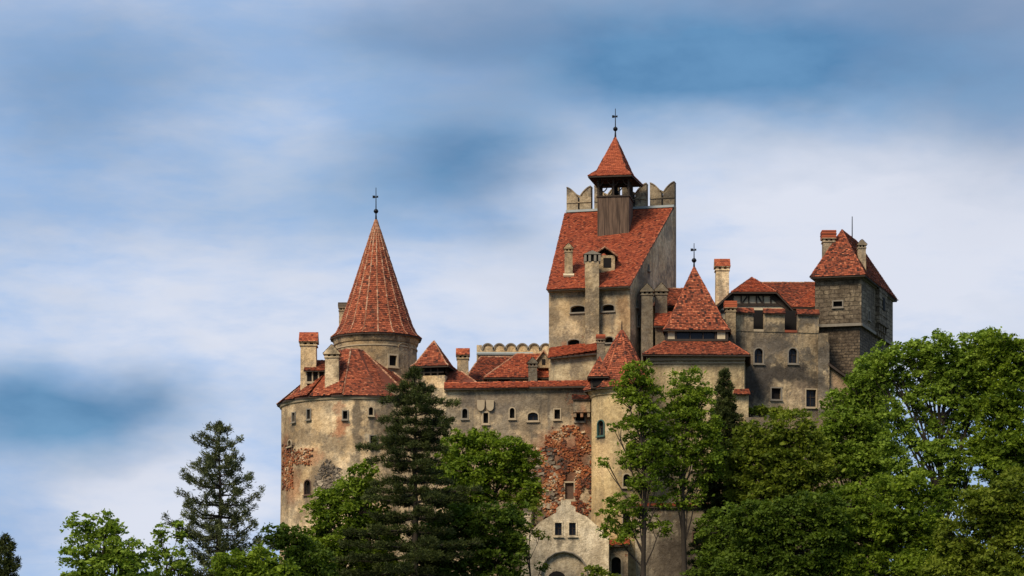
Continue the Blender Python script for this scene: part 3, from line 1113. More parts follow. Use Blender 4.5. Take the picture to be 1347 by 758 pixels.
# ------------------------------------------------------------------ ranges behind the curtain wall
def build_inner():
    root = thing('inner_range', 'long low house under an old red hipped roof behind the curtain wall', 'house', (X(650, 260), 260, 30))
    pm = plaster('inner_plaster', CREAM, CREAM2, .5, .1, (), .3, 5)
    b = MB()
    b.prism(foot((614, 256.5), (700, 256.5), (700, 265), (618, 265)), 30, Z(502, 256.5))
    Wall(root, 'wall', b, pm).done()
    zr = Z(470, 261)
    ze = Z(500, 256)
    e0, e1 = Vector((X(611, 256), 256, ze)), Vector((X(705, 256), 256, ze))
    r0, r1 = Vector((X(632, 261), 261, zr)), Vector((X(700, 261), 261, zr))
    k0, k1 = Vector((X(614, 266), 266, ze)), Vector((X(702, 266), 266, ze))
    roof(root, [[e0, e1, r1, r0], [e0, r0, k0], [k0, r0, r1, k1]], [(e0, r0), (r0, r1)], 'tile', bias=-.08)
    chimney(root, 600, 617.5, 457, 505, 254.5, pm, ridge='x', below=3, capmat='tile_bright')

    r2 = thing('middle_house', 'small cream house with bright red hipped roof and a grey chimney at its eave', 'house', (X(690, 255), 255, 30))
    b = MB()
    b.prism(foot((640, 253.6), (739, 253.6), (738, 259), (641, 259)), 30, Z(496, 253.6))
    W = Wall(r2, 'wall', b, pm)
    fn = line((640, 253.6), (739, 253.6))
    W.win(fn, 663, 501, 14, 5, 'rect', 'wood', 'void', False, fw=.05)
    W.win(fn, 709, 500, 8, 6, 'rect', 'trim', 'void', False, fw=.06)
    W.done()
    ze, zr = Z(496.5, 253), Z(466, 257)
    e0, e1 = Vector((X(637, 253), 253, ze)), Vector((X(742, 253), 253, ze))
    r0, r1 = Vector((X(680, 257), 257, zr)), Vector((X(716, 257), 257, zr))
    k0, k1 = Vector((X(637, 261), 261, ze)), Vector((X(742, 261), 261, ze))
    roof(r2, [[e0, e1, r1, r0], [e0, r0, k0], [e1, k1, r1], [k1, k0, r0, r1]], [(e0, r0), (e1, r1), (r0, r1)], 'tile_bright', bias=0)
    chimney(r2, 694, 707.5, 470, 502, 252.4, plaster('sooty_plaster', (.15, .13, .10), (.24, .2, .15), .6, .1, (), .6, 6), cap='gable', capmat='grey_rubble', ridge='y', below=2)
    # gabled dormer
    d = MB()
    q = P(715, 479, 253.7)
    hw = S(8.5)
    zt, zb, zm = Z(463, 253.7), Z(484, 253.7), Z(474, 253.7)
    d.solid([(q.x - hw, q.y, zb), (q.x + hw, q.y, zb), (q.x + hw, q.y, zm), (q.x, q.y, zt), (q.x - hw, q.y, zm),
             (q.x - hw, q.y + 3, zb), (q.x + hw, q.y + 3, zb), (q.x + hw, q.y + 3, zm), (q.x, q.y + 3, zt), (q.x - hw, q.y + 3, zm)],
            [(0, 1, 2, 3, 4), (9, 8, 7, 6, 5), (0, 5, 6, 1), (1, 6, 7, 2), (4, 9, 5, 0)])
    d.box((q.x, q.y - .012, zb + .55), Vector((.16, 0, 0)), Vector((0, .03, 0)), Vector((0, 0, .26)), 1)
    dm = part('dormer', d, [pm, M['void']], r2)
    o = .16
    a, b_, c = Vector((q.x - hw - o, q.y - .2, zm - .1)), Vector((q.x, q.y - .2, zt + .06)), Vector((q.x + hw + o, q.y - .2, zm - .1))
    dy = Vector((0, 3.2, 0))
    roof(dm, [[a, b_, b_ + dy, a + dy], [b_, c, c + dy, b_ + dy]], [(b_, b_ + dy), (a, b_), (b_, c)], 'tile', 'dormer_roof', th=.1, hr=.07)

    # scalloped parapet
    Y = 266.0
    r3 = thing('scalloped_parapet', 'cream parapet wall with a row of rounded scallops behind the inner roofs', 'wall', (X(675, Y), Y, 34))
    b = MB()
    prof = [(X(627, Y), 34.0)]
    pts = []
    n = 6
    for k in range(n):
        a0_, a1_ = X(634 + 15.2 * k, Y), X(634 + 15.2 * (k + 1), Y)
        for s in range(9):
            u = s / 8
            pts.append((a0_ + (a1_ - a0_) * u, Z(461, Y) + (Z(453, Y) - Z(461, Y)) * math.sqrt(max(0, 1 - (2 * u - 1) ** 2))))
    xl, xr = X(627, Y), X(634 + 15.2 * n, Y)
    pr = [(xl, 34), (xr, 34)] + pts[::-1] + [(X(634, Y) - .01, Z(454, Y)), (xl, Z(454, Y))]
    # drop doubled cusp points
    q = [pr[0]]
    for p in pr[1:]:
        if abs(p[0] - q[-1][0]) > 1e-4 or abs(p[1] - q[-1][1]) > 1e-4:
            q.append(p)
    k = len(q)
    b.solid([(x, Y, z) for x, z in q] + [(x, Y + .7, z) for x, z in q], [tuple(range(k)), tuple(range(2 * k - 1, k - 1, -1))] + [(i, (i + 1) % k, k + (i + 1) % k, k + i) for i in range(k)])
    part('wall', b, pm, r3)
    tr = MB()
    for i in range(len(pts) - 1):
        (xa, za), (xb, zb) = pts[i], pts[i + 1]
        if abs(xa - xb) > 1e-4:
            tr.bar((xa, Y - .06, za + .05), (xb, Y - .06, zb + .05), .18, .12)
    part('coping', tr, M['greytrim'], r3)
    fl = MB()
    fl.box((X(664, Y), Y - .35, Z(466, Y)), Vector((S(37, Y), 0, 0)), Vector((0, .35, .12)), Vector((0, -.03, .08)))
    part('flashing', fl, M['lead'], r3)

    # cream forebuilding below the keep
    r4 = thing('forebuilding', 'sunlit cream lean-to block with bright tile roof at the foot of the tall keep', 'house', (X(754, 249), 249, 30))
    sp = [((X(758, 248), 248, Z(485, 248)), (.5, 1, 1.2), (.15, .12, .09), .6)]
    pm2 = plaster('pale_cream_plaster', (.44, .34, .2), (.54, .44, .27), .4, .1, sp, .45, 7)
    b = MB()
    b.prism(foot((724, 248.4), (784, 248.0), (790, 251), (724, 251.5)), 30, [Z(470, 248.4), Z(466, 248.0), Z(463, 248), Z(466, 248.4)])
    Wall(r4, 'wall', b, pm2).done()
    pl = [P(721, 470.5, 247.9), P(788, 464, 247.5), P(790, 451, 250.2), P(742, 457, 251.4), P(724, 462, 251.6)]
    roof(r4, [pl], [], 'tile_bright', bias=.05)
    chimney(r4, 784.5, 796, 440, 470, 247.2, plaster('brown_chimney_plaster', (.2, .15, .1), (.28, .2, .13), .6, .4, (), .5, 8), cap='flat', capmat='tile_bright', below=2)


build_inner()


# ------------------------------------------------------------------ the keep
def build_keep():
    FL, FR, BR, BL = (722, 252.0), (829, 250.0), (887, 262.0), (745, 264.6)
    zf, zb = 44.85, 54.35
    root = thing('tall_keep', 'tallest keep with steep pent tile roof and swallowtail battlements along its rear wall', 'tower', (X(805, 256), 256, 28))
    f = foot(FL, FR, BR, BL)
    sp = [((X(748, 252), 251.5, Z(460, 252)), (2.5, 2, 1.4), (.17, .14, .10), .6), ((X(772, 251), 251, Z(392, 251)), (1.5, 2, .7), (.2, .16, .11), .6), ((X(822, 250), 250.2, Z(415, 250)), (.7, 1.5, 2.8), (.30, .17, .08), .6),
          ((X(850, 254), 254, Z(400, 254)), (2, 3, 4), (.13, .11, .085), .6), ((X(727, 252), 252, Z(420, 252)), (.6, 1, 3), (.2, .165, .12), .5)]
    pm = plaster('keep_plaster', (.51, .365, .20), (.62, .48, .295), .5, .25, sp, .5, 9)
    b = MB()
    b.prism(f, 28, [zf, zf, zb, zb])
    W = Wall(root, 'wall', b, pm)
    fn, fs = line(FL, FR), line(FR, BR)
    for px, py, w, h in ((760, 406.5, 19, 9), (800, 405, 16, 9), (754.6, 451, 16, 9), (801, 447, 11, 8)):
        W.win(fn, px, py, w, h, 'seg', 'greytrim', 'void', False, deep=.6, fw=.05)
    for px, py, w, h in ((838, 400, 3.5, 9), (840, 422, 4, 16), (853, 352, 2.0, 8)):
        W.win(fs, px, py, w, h, 'arch', 'greytrim', 'void', False, deep=.6, fw=.05)
    W.done()
    # eave cornice
    c = MB()
    c.bar(P(721, 382.5, 251.8), P(829.5, 378, 249.8), .3, .35)
    part('cornice', c, M['trim'], root)
    # pent roof
    e0, e1 = Vector((X(719.5, 251.3), 251.3, zf - .15)), Vector((X(828.5, 249.3), 249.3, zf - .15))
    t1, t0 = Vector((X(885, 261.9), 261.9, zb + .12)), Vector((X(743.5, 264.5), 264.5, zb + .12))
    rp = [e0, e1, t1, t0]
    roof(root, [rp], [(e1, t1), (e0, t0)], 'tile_bright', bias=0, spread=.22, hr=.07, hipmat='tile')
    # rear wall and its swallowtails
    bw = MB()
    d = Vector((f[2][0] - f[3][0], f[2][1] - f[3][1], 0))
    L = d.length
    d.normalize()
    nn = Vector((-d.y, d.x, 0))
    o = Vector((f[3][0], f[3][1], 0))
    pt = lambda u, dep, z: o + d * u + nn * dep + Vector((0, 0, z))
    bw.prism([tuple(pt(0, .02, 0)[:2]), tuple(pt(L, .02, 0)[:2]), tuple(pt(L, 1.0, 0)[:2]), tuple(pt(0, 1.0, 0)[:2])], 28, 54.75)
    part('rear_wall', bw, pm, root)
    fl = MB()
    fl.bar(pt(0, -.12, 54.62), pt(L, -.12, 54.62), .3, .22)
    part('flashing', fl, M['lead'], root)
    gm0 = plaster('weathered_merlon_plaster', (.22, .175, .12), (.36, .285, .185), .8, .3, (), .5, 29)
    mw = 2.42
    n = 4
    gap = (L - n * mw) / (n - 1)
    for k in range(n):
        u0 = k * (mw + gap)
        hi, low = 2.25, 1.2
        sc = [(u, low + (hi - low) * max(0, 1 - u ** 1.45) ** .8) for u in (0, .15, .3, .45, .6, .72, .83, .92, 1)]
        prof = [(0, 0), (mw, 0)] + [(mw - u * mw * .46, z) for u, z in sc] + [(mw * .53, low - .25), (mw * .47, low - .25)] + [(u * mw * .46, z) for u, z in sc[::-1]]
        kk = len(prof)
        m = MB()
        m.solid([pt(u0 + a, .1, 54.75 + z) for a, z in prof] + [pt(u0 + a, .9, 54.75 + z) for a, z in prof],
                [tuple(range(kk)), tuple(range(2 * kk - 1, kk - 1, -1))] + [(i, (i + 1) % kk, kk + (i + 1) % kk, kk + i) for i in range(kk)])
        m.box(pt(u0 + mw / 2, .07, 54.75 + .75), d * mw / 2, nn * .05, Vector((0, 0, .04)))
        m.box(pt(u0 + mw / 2, .07, 54.75 + .62), d * .07, nn * .04, Vector((0, 0, .56)), 1)
        for sgn in (-1, 1):
            cv = [(mw / 2 + sgn * (mw / 2 - u * mw * .46), z) for u, z in sc]
            for (ua, za), (ub, zb2) in zip(cv[:-1], cv[1:]):
                m.bar(pt(u0 + ua, .5, 54.78 + za), pt(u0 + ub, .5, 54.78 + zb2), .95, .1, 0)
        part('merlon', m, [gm0, M['void']], root)
    # chimney breast on the front
    x0, x1, Y = 770, 788, 250.0
    b = MB()
    b.prism([(X(x0, Y), Y), (X(x1, Y), Y), (X(x1, Y), Y + 2.2), (X(x0, Y), Y + 2.2)], 30, Z(344, Y))
    cb = part('chimney_breast', b, pm, root)
    cp = MB()
    a, bb = X(x0 - 1.5, Y), X(x1 + 2, Y)
    zc = Z(344, Y)
    for k in range(4):
        xx = a + (bb - a) * k / 3
        cp.box((xx + (.1 if k == 0 else -.1 if k == 3 else 0), Y + .02, zc + .32), Vector((.11, 0, 0)), Vector((0, .11, 0)), Vector((0, 0, .32)))
        cp.box((xx + (.1 if k == 0 else -.1 if k == 3 else 0), Y + 1.2, zc + .32), Vector((.11, 0, 0)), Vector((0, .11, 0)), Vector((0, 0, .32)))
    cp.box(((a + bb) / 2, Y + .6, zc + .3), Vector(((bb - a) / 2 - .2, 0, 0)), Vector((0, .5, 0)), Vector((0, 0, .3)), 1)
    zt = Z(331, Y)
    z1 = zc + .64
    cp.solid([(a - .1, Y - .15, z1), (bb + .1, Y - .15, z1), (bb + .1, Y + 1.4, z1), (a - .1, Y + 1.4, z1), ((a + bb) / 2, Y - .15, zt + .1), ((a + bb) / 2, Y + 1.4, zt + .1)],
             [(0, 1, 4), (2, 3, 5), (0, 4, 5, 3), (1, 2, 5, 4), (3, 2, 1, 0)])
    part('chimney_cap', cp, [M['greytrim'], M['void']], cb)
    q = ray_poly(748, 364, [rp])
    ch = chimney(root, 742, 754, 320, 364, q.y, pm, ridge='y', capmat='grey_rubble', below=1)
    sk = MB()
    sk.box((q.x, q.y - .12, q.z + .1), Vector((.5, 0, 0)), Vector((0, .2, .12)), Vector((0, -.05, .08)))
    part('flashing', sk, M['timber_panel'], ch)
    # gabled dormer turned to the right
    q = ray_poly(796, 357, [rp])
    d_ = MB()
    hw = .55
    zb_, zm, zt = q.z - .3, q.z + 1.45, q.z + 2.1
    for_ = lambda i, j, z: Vector((q.x + i * .95 - .05, q.y + .35 + j, z))
    d_.solid([for_(-1, -hw, zb_), for_(-1, hw + 1, zb_), for_(1, hw + 1, zb_), for_(1, -hw, zb_), for_(-1, -hw, zm), for_(-1, hw + 1, zm), for_(1, hw + 1, zm), for_(1, -hw, zm)],
             [(0, 1, 2, 3), (4, 7, 6, 5), (0, 3, 7, 4), (1, 5, 6, 2), (0, 4, 5, 1), (3, 2, 6, 7)])
    d_.box(for_(.25, -hw - .01, zb_ + 1.05), Vector((.36, 0, 0)), Vector((0, .02, 0)), Vector((0, 0, .45)), 1)
    dm = part('dormer', d_, [pm, M['void']], root)
    a, m_, c_ = for_(-1.25, -hw - .25, zm - .12), for_(0, -hw - .25, zt + .1), for_(1.25, -hw - .25, zm - .12)
    dy = Vector((0, 2.6, 0))
    roof(dm, [[a, m_, m_ + dy, a + dy], [m_, c_, c_ + dy, m_ + dy]], [(m_, m_ + dy), (a, m_), (m_, c_)], 'tile', 'dormer_roof', th=.1, hr=.08)
    # stacks on the right flank
    gm = plaster('grey_stack_plaster', (.20, .165, .115), (.28, .23, .155), .6, .15, (), .6, 10)
    chimney(root, 842.5, 860, 373, 466, 251.0, gm, ridge='y', capmat='grey_rubble', below=3)
    chimney(root, 860.5, 879, 372, 440, 252.2, gm, ridge='y', capmat='grey_rubble', below=3)
    return pm


KEEP_PM = build_keep()


def build_belfry():
    FL, FR, BR, BL = (785.8, 259.0), (827.4, 258.6), (832.5, 261.5), (791, 261.9)
    root = thing('wooden_belfry', 'board-clad open belfry with flared red tile roof standing on the keep roof', 'belfry', (X(808, 260), 260, 50))
    zb, zt, zp = 50.6, Z(259, 258.8), 56.75
    b = MB()
    f = foot(FL, FR, BR, BL)
    b.prism(f, zb, zt)
    part('cladding', b, M['boards'], root)
    r = MB()
    for k in range(4):
        r.bar((*f[k], zt + .06), (*f[(k + 1) % 4], zt + .06), .2, .12)
    part('railing', r, M['wood'], root)
    r = MB()
    for k in range(4):
        r.bar((*f[k], zp - .12), (*f[(k + 1) % 4], zp - .12), .2, .2)
    part('top_beam', r, M['wood'], root)
    cx, cy = sum(p[0] for p in f) / 4, sum(p[1] for p in f) / 4
    for k in range(4):
        a, c = Vector((*f[k], 0)), Vector((*f[(k + 1) % 4], 0))
        for u in (0, .5):
            q = a.lerp(c, u)
            q = q.lerp(Vector((cx, cy, 0)), .04)
            m = MB()
            m.bar(q + Vector((0, 0, zt)), q + Vector((0, 0, zp)), .17)
            dirs = [(c - a).normalized()] if u == 0 else [(c - a).normalized(), (a - c).normalized()]
            if u == 0:
                dirs.append((Vector((*f[(k - 1) % 4], 0)) - a).normalized())
            for d in dirs:
                pts = [q + d * (.55 * math.sin(t)) + Vector((0, 0, zp - .15 - .65 * math.cos(t))) for t in (0, .5, 1.0, 1.5)]
                m.tube(pts, [.06] * 4, 5)
            part('post', m, M['wood'], root)
    bell = MB()
    bell.lathe((cx, cy), [(.42, zt + .55), (.36, zt + .65), (.27, zt + .95), (.2, zt + 1.15), (.05, zt + 1.25)], 14)
    bell.bar((cx, cy, zt + 1.2), (cx, cy, zp), .06)
    part('bell', bell, M['iron'], root)
    ze = 56.72
    cs = [Vector((X(773.5, 258.2), 258.2, ze)), Vector((X(831, 257.6), 257.6, ze)), Vector((X(845.5, 262.3), 262.3, ze)), Vector((X(786, 263.0), 263.0, ze))]
    ap = (X(809.5, 260.2), 260.2, Z(180, 260.2))
    pls, hips = square_spire(cs, ap, (.16, .33))
    roof(root, pls, hips, 'tile_bright', hr=.075, hipmat='tile', bias=.02, spread=.1, tw=.2, rh=.17)
    finial(root, ap[0], ap[1], ap[2] - .1, Z(143, 260.2))


build_belfry()


# ------------------------------------------------------------------ passage house between keep and pavilion
def build_passage():
    root = thing('passage_house', 'narrow connecting house with red lean-to roofs wedged between keep and square pavilion', 'house', (X(880, 256), 256, 28))
    b = MB()
    b.prism(foot((834, 254.5), (905, 255), (905, 262), (860, 262)), 28, Z(402, 254.7))
    pm = plaster('passage_plaster', (.26, .2, .125), (.36, .28, .17), .6, .3, (), .5, 11)
    W = Wall(root, 'wall', b, pm)
    W.win(line((834, 254.5), (905, 255)), 879, 401 + 14, 6, 8, 'rect', 'greytrim', 'void', False)
    W.done()
    pl = [P(858, 403, 254.0), P(906, 402, 254.4), P(906, 380, 258), P(874, 380, 258)]
    roof(root, [pl], [(pl[0], pl[3]), (pl[3], pl[2])], 'tile', bias=.05)
    b2 = MB()
    b2.prism(foot((862, 250.6), (882, 250.6), (882, 255), (862, 255)), 28, Z(428, 250.6))
    part('porch', b2, pm, root)
    pl = [P(860, 428.5, 250.2), P(884, 428.5, 250.2), P(884, 410, 252.6), P(862, 410, 252.6)]
    roof(root, [pl], [], 'tile_bright', 'porch_roof')


build_passage()


# ------------------------------------------------------------------ round stair tower
def build_stair():
    cx, cy, R = X(818, 244.0), 244.0, S(40, 244.0)
    root = thing('round_stair_tower', 'slim round cream stair tower with pointed red spire beside the brick patch', 'tower', (cx, cy, Z0))
    fn = cyl(cx, cy, R)
    pm = plaster('smooth_cream_plaster', (.50, .365, .18), (.58, .44, .235), .25, .12, [((X(790, 245), 242, Z(600, 242)), (1, 2, 2), (.45, .3, .16), .4)], .3, 12)
    b = MB()
    b.lathe((cx, cy), [(R + .1, Z0), (R, 20), (R, Z(515, 244.0))], 36)
    W = Wall(root, 'wall', b, pm)
    W.win(fn, 790.3, 563, 8, 20, 'arch', 'greenframe', 'glass', True, fw=.08)
    W.win(fn, 824.5, 632, 10, 17, 'arch', 'trim', 'glass', True)
    W.win(fn, 824.5, 684, 11, 18, 'rect', 'trim', 'glass', True)
    W.win(fn, 846, 545, 8, 14, 'arch', 'trim', 'void', False)
    W.done()
    c = MB()
    zt = Z(515, 244.0)
    c.lathe((cx, cy), [(R - .1, zt - .75), (R + .12, zt - .6), (R + .12, zt - .45), (R + .3, zt - .2), (R + .3, zt), (R - .1, zt + .02)], 36)
    part('cornice', c, pm, root)
    ap = Z(435, 244.0)
    pls, ribs = cone_polys((cx, cy), [(R + .75, zt + .0), (R + .1, zt + .75), (1.75, zt + 2.4), (.75, zt + 4.4), (.04, ap)], 8, math.radians(10))
    roof(root, pls, ribs, 'tile', bias=0, hr=.11, hipmat='tile', tw=.2, rh=.2)
    finial(root, cx, cy, ap - .1, Z(422, 244.0), False, False)
    # corner dormer with its own little spire
    q = P(787, 503, 242.2)
    d = MB()
    h = S(9.5)
    d.prism([(q.x - h, q.y - h * .7), (q.x + h, q.y - h), (q.x + h, q.y + h * 2), (q.x - h, q.y + h * 2)], Z(512, 242.2), Z(496, 242.2))
    d.box((q.x - .05, q.y - h * .9, Z(503, 242.2)), Vector((h * .7, -h * .1, 0)), Vector((0, .06, 0)), Vector((0, 0, .42)), 1)
    dm = part('dormer', d, [M['wood'], M['void']], root)
    e = h * 1.35
    cs = [Vector((q.x - e, q.y - e, Z(497, 242.2))), Vector((q.x + e, q.y - e - .1, Z(497, 242.2))), Vector((q.x + e, q.y + e * 1.6, Z(497, 242.2))), Vector((q.x - e, q.y + e * 1.6, Z(497, 242.2)))]
    pls, hips = square_spire(cs, (q.x + .12, q.y + .3, Z(469, 242.2)))
    r = roof(dm, pls, hips, 'tile', 'dormer_roof', hr=.07, hipmat='tile', tw=.18, rh=.18)


build_stair()


# ------------------------------------------------------------------ square pavilion
def build_pavilion():
    root = thing('square_pavilion', 'square cream pavilion with two-tier red pyramid roof and dark glazed gallery', 'tower', (X(915, 251), 251, Z0))
    FL, FR, BR, BL = (851, 247.0), (979, 247.3), (981.5, 257), (858, 257)
    sp = [((X(915, 247), 247, Z(480, 247)), (4, 1, .35), (.3, .23, .14), .5)]
    pm = plaster('pavilion_plaster', (.50, .375, .20), (.58, .45, .25), .3, .1, sp, .4, 13)
    b = MB()
    b.prism(foot(FL, FR, BR, BL), Z0, Z(466, 247.1))
    W = Wall(root, 'wall', b, pm)
    fn = line(FL, FR)
    W.win(fn, 892, 548, 11, 15, 'rect', 'trim', 'glass', True)
    W.win(fn, 940, 548, 11, 15, 'rect', 'trim', 'glass', True)
    W.win(fn, 870, 600, 10, 15, 'rect', 'trim', 'glass', True)
    W.win(fn, 915, 610, 10, 15, 'rect', 'trim', 'glass', True)
    W.done()
    c = MB()
    c.bar(P(850, 472.5, 246.9), P(980, 472, 247.2), .3, .3)
    c.bar(P(850, 478, 246.93), P(980, 477.5, 247.23), .14, .1, 0)
    part('cornice', c, M['trim'], root)
    ze = Z(466, 246.2)
    e = [Vector((X(845.5, 246.2), 246.2, ze)), Vector((X(986, 246.5), 246.5, ze)), Vector((X(987, 258), 258, ze)), Vector((X(850, 258), 258, ze))]
    zt = Z(449, 248.6)
    t = [Vector((X(875, 248.6), 248.6, zt)), Vector((X(958.5, 248.8), 248.8, zt)), Vector((X(959, 255.2), 255.2, zt)), Vector((X(876, 255), 255, zt))]
    roof(root, [[e[i], e[(i + 1) % 4], t[(i + 1) % 4], t[i]] for i in range(4)], [(e[i], t[i]) for i in range(4)], 'tile', 'skirt_roof', hipmat='tile', bias=.03)
    # glazed gallery
    g = MB()
    zg = Z(433, 248.8)
    g.prism([(p.x * .999 + .0, p.y + (.12 if i < 2 else -.12)) for i, p in enumerate(t)], zt - .4, zg, 0)
    gl = part('gallery', g, M['glass'], root)
    fr = MB()
    y0 = 248.62
    for px in (876.5, 889, 908, 925, 941.5, 956.5):
        fr.box((X(px, y0), y0 + .06, (zt + zg) / 2), Vector((.09 if px in (876.5, 889, 941.5, 956.5) else .04, 0, 0)), Vector((0, .06, 0)), Vector((0, 0, (zg - zt) / 2 + .05)), 0)
    for px in (957.5,):
        for yy in (250, 252, 254):
            fr.box((X(px, yy) + .02, yy, (zt + zg) / 2), Vector((.06, 0, 0)), Vector((0, .06, 0)), Vector((0, 0, (zg - zt) / 2 + .05)), 0)
    fr.box((X(916.5, y0), y0 + .03, zt + .1), Vector((S(41), 0, 0)), Vector((0, .09, 0)), Vector((0, 0, .1)), 0)
    fr.box((X(916.5, y0), y0 + .03, zg - .06), Vector((S(41), 0, 0)), Vector((0, .09, 0)), Vector((0, 0, .07)), 0)
    part('gallery_frame', fr, M['wood'], gl)
    pn = MB()
    for a, b_ in ((878.5, 887.5), (943.5, 954)):
        pn.box((X((a + b_) / 2, y0), y0 + .05, (zt + zg) / 2 + .02), Vector((S((b_ - a) / 2), 0, 0)), Vector((0, .035, 0)), Vector((0, 0, (zg - zt) / 2 - .17)))
    part('infill_panel', pn, M['timber_panel'], gl)
    # upper tent roof
    zu = Z(433.5, 248.2)
    cs = [Vector((X(872.5, 248.2), 248.2, zu)), Vector((X(960.5, 248.4), 248.4, zu)), Vector((X(962, 255.4), 255.4, zu)), Vector((X(875, 255.4), 255.4, zu))]
    ap = (X(913, 251.8), 251.8, Z(351, 251.8))
    pls, hips = square_spire(cs, ap, (.1, .14))
    roof(root, pls, hips, 'tile', hr=.075, hipmat='tile', bias=0, spread=.3)
    finial(root, ap[0], ap[1], ap[2] - .1, Z(320, 251.8), True, True)
    # stepped-out corner with tile weathering
    b = MB()
    b.prism(foot((966, 246.7), (984.5, 246.9), (985, 252), (966, 252)), Z0, Z(517, 246.9))
    part('corner_pier', b, pm, root)
    pl = [P(964, 518.5, 246.3), P(987, 518, 246.5), Vector((X(985, 247.4), 247.4, Z(512, 247.4))), Vector((X(966, 247.2), 247.2, Z(512, 247.2)))]
    roof(root, [pl], [], 'tile', 'pier_weathering', th=.1)


build_pavilion()


# ------------------------------------------------------------------ timber-framed house and long wing
def build_timber():
    root = thing('timber_house', 'half-timbered gabled house with small hipped red roof above the battlemented wing', 'house', (X(992, 259), 259, 30))
    Yf = 256.2
    pm = plaster('timber_house_plaster', CREAM, CREAM2, .5, .1, (), .4, 14)
    prof = [(942, 420), (1042, 420), (1042, 408.5), (1014, 387), (964, 387), (941, 408.5)]
    b = MB()
    k = len(prof)
    v = [P(a, c, Yf) for a, c in prof]
    b.solid(v + [p + Vector((0, 9, 0)) for p in v], [tuple(range(k)), tuple(range(2 * k - 1, k - 1, -1))] + [(i, (i + 1) % k, k + (i + 1) % k, k + i) for i in range(k)])
    g = part('gable_wall', b, M['timber_panel'], root)
    t = MB()
    yy = Yf - .06
    q = lambda a, c: P(a, c, yy)
    for a, c in (((958, 387.6), (1016, 387.6)), ((950, 401), (1036, 401)), ((948, 410), (1042, 410))):
        t.bar(q(*a), q(*c), .12, .26)
    for px in (964, 975, 985, 995, 1004, 1014):
        t.bar(q(px, 388), q(px, 402), .12, .17)
    t.bar(q(1014, 389), q(1042, 410), .2, .42)
    t.bar(q(964, 389), q(941, 410), .2, .42)
    for a, c in (((975, 401), (983, 390)), ((1004, 401), (997, 390)), ((1016, 391), (1024, 400))):
        t.bar(q(*a), q(*c), .1, .15)
    part('timber_frame', t, M['wood'], g)
    # roof
    ap = P(989, 365.5, 259.5)
    bk = Vector((ap.x, 266, ap.z))
    l0, l1 = P(938, 407, 255.4), P(1043, 407, 255.4)
    tf = (P(986, 384, 255.4).z - l0.z) / (ap.z - l0.z)
    h0, h1 = (Vector((l.x + (ap.x - l.x) * tf, 255.4, l.z + (ap.z - l.z) * tf)) for l in (l0, l1))
    dy = Vector((0, 10.6, 0))
    roof(root, [[h0, h1, ap], [h1, l1, l1 + dy, bk, ap], [h0, ap, bk, l0 + dy, l0]], [(h0, ap), (h1, ap), (ap, bk)], 'tile_bright', bias=.05, hipmat='tile')
    chimney(root, 940.5, 960.5, 339, 392, 256.5, pm, ridge='x', below=2, capmat='tile_bright')
    # low tiled wing to the right
    r2 = thing('long_wing', 'long plain tiled roof wing behind the timber house joining the stone tower', 'house', (X(1040, 262), 262, 30))
    b = MB()
    b.prism(foot((1000, 259.6), (1078, 259.6), (1085, 268), (1000, 268)), 30, Z(403, 259.6))
    part('wall', b, pm, r2)
    ze, zr = Z(403, 259), Z(372, 263.5)
    e0, e1 = Vector((X(998, 259), 259, ze)), Vector((X(1080, 259), 259, ze))
    r0, r1 = Vector((X(1000, 263.5), 263.5, zr)), Vector((X(1082, 263.5), 263.5, zr))
    roof(r2, [[e0, e1, r1, r0], [r0, r1, Vector((r1.x, 268, ze)), Vector((r0.x, 268, ze))]], [(r0, r1)], 'tile', bias=-.05)
    a, c, d = P(1041, 404, 257), P(1076, 404, 257), P(1073, 375, 261)
    roof(r2, [[a, c, d], [a, d, Vector((a.x + .4, 262.5, a.z))]], [(a, d)], 'tile_bright', 'hipped_end', hipmat='tile')
    b = MB()
    b.prism(foot((1043, 257.5), (1074, 257.5), (1074, 261), (1043, 261)), 30, Z(404, 257.5))
    part('end_wall', b, pm, r2)


build_timber()


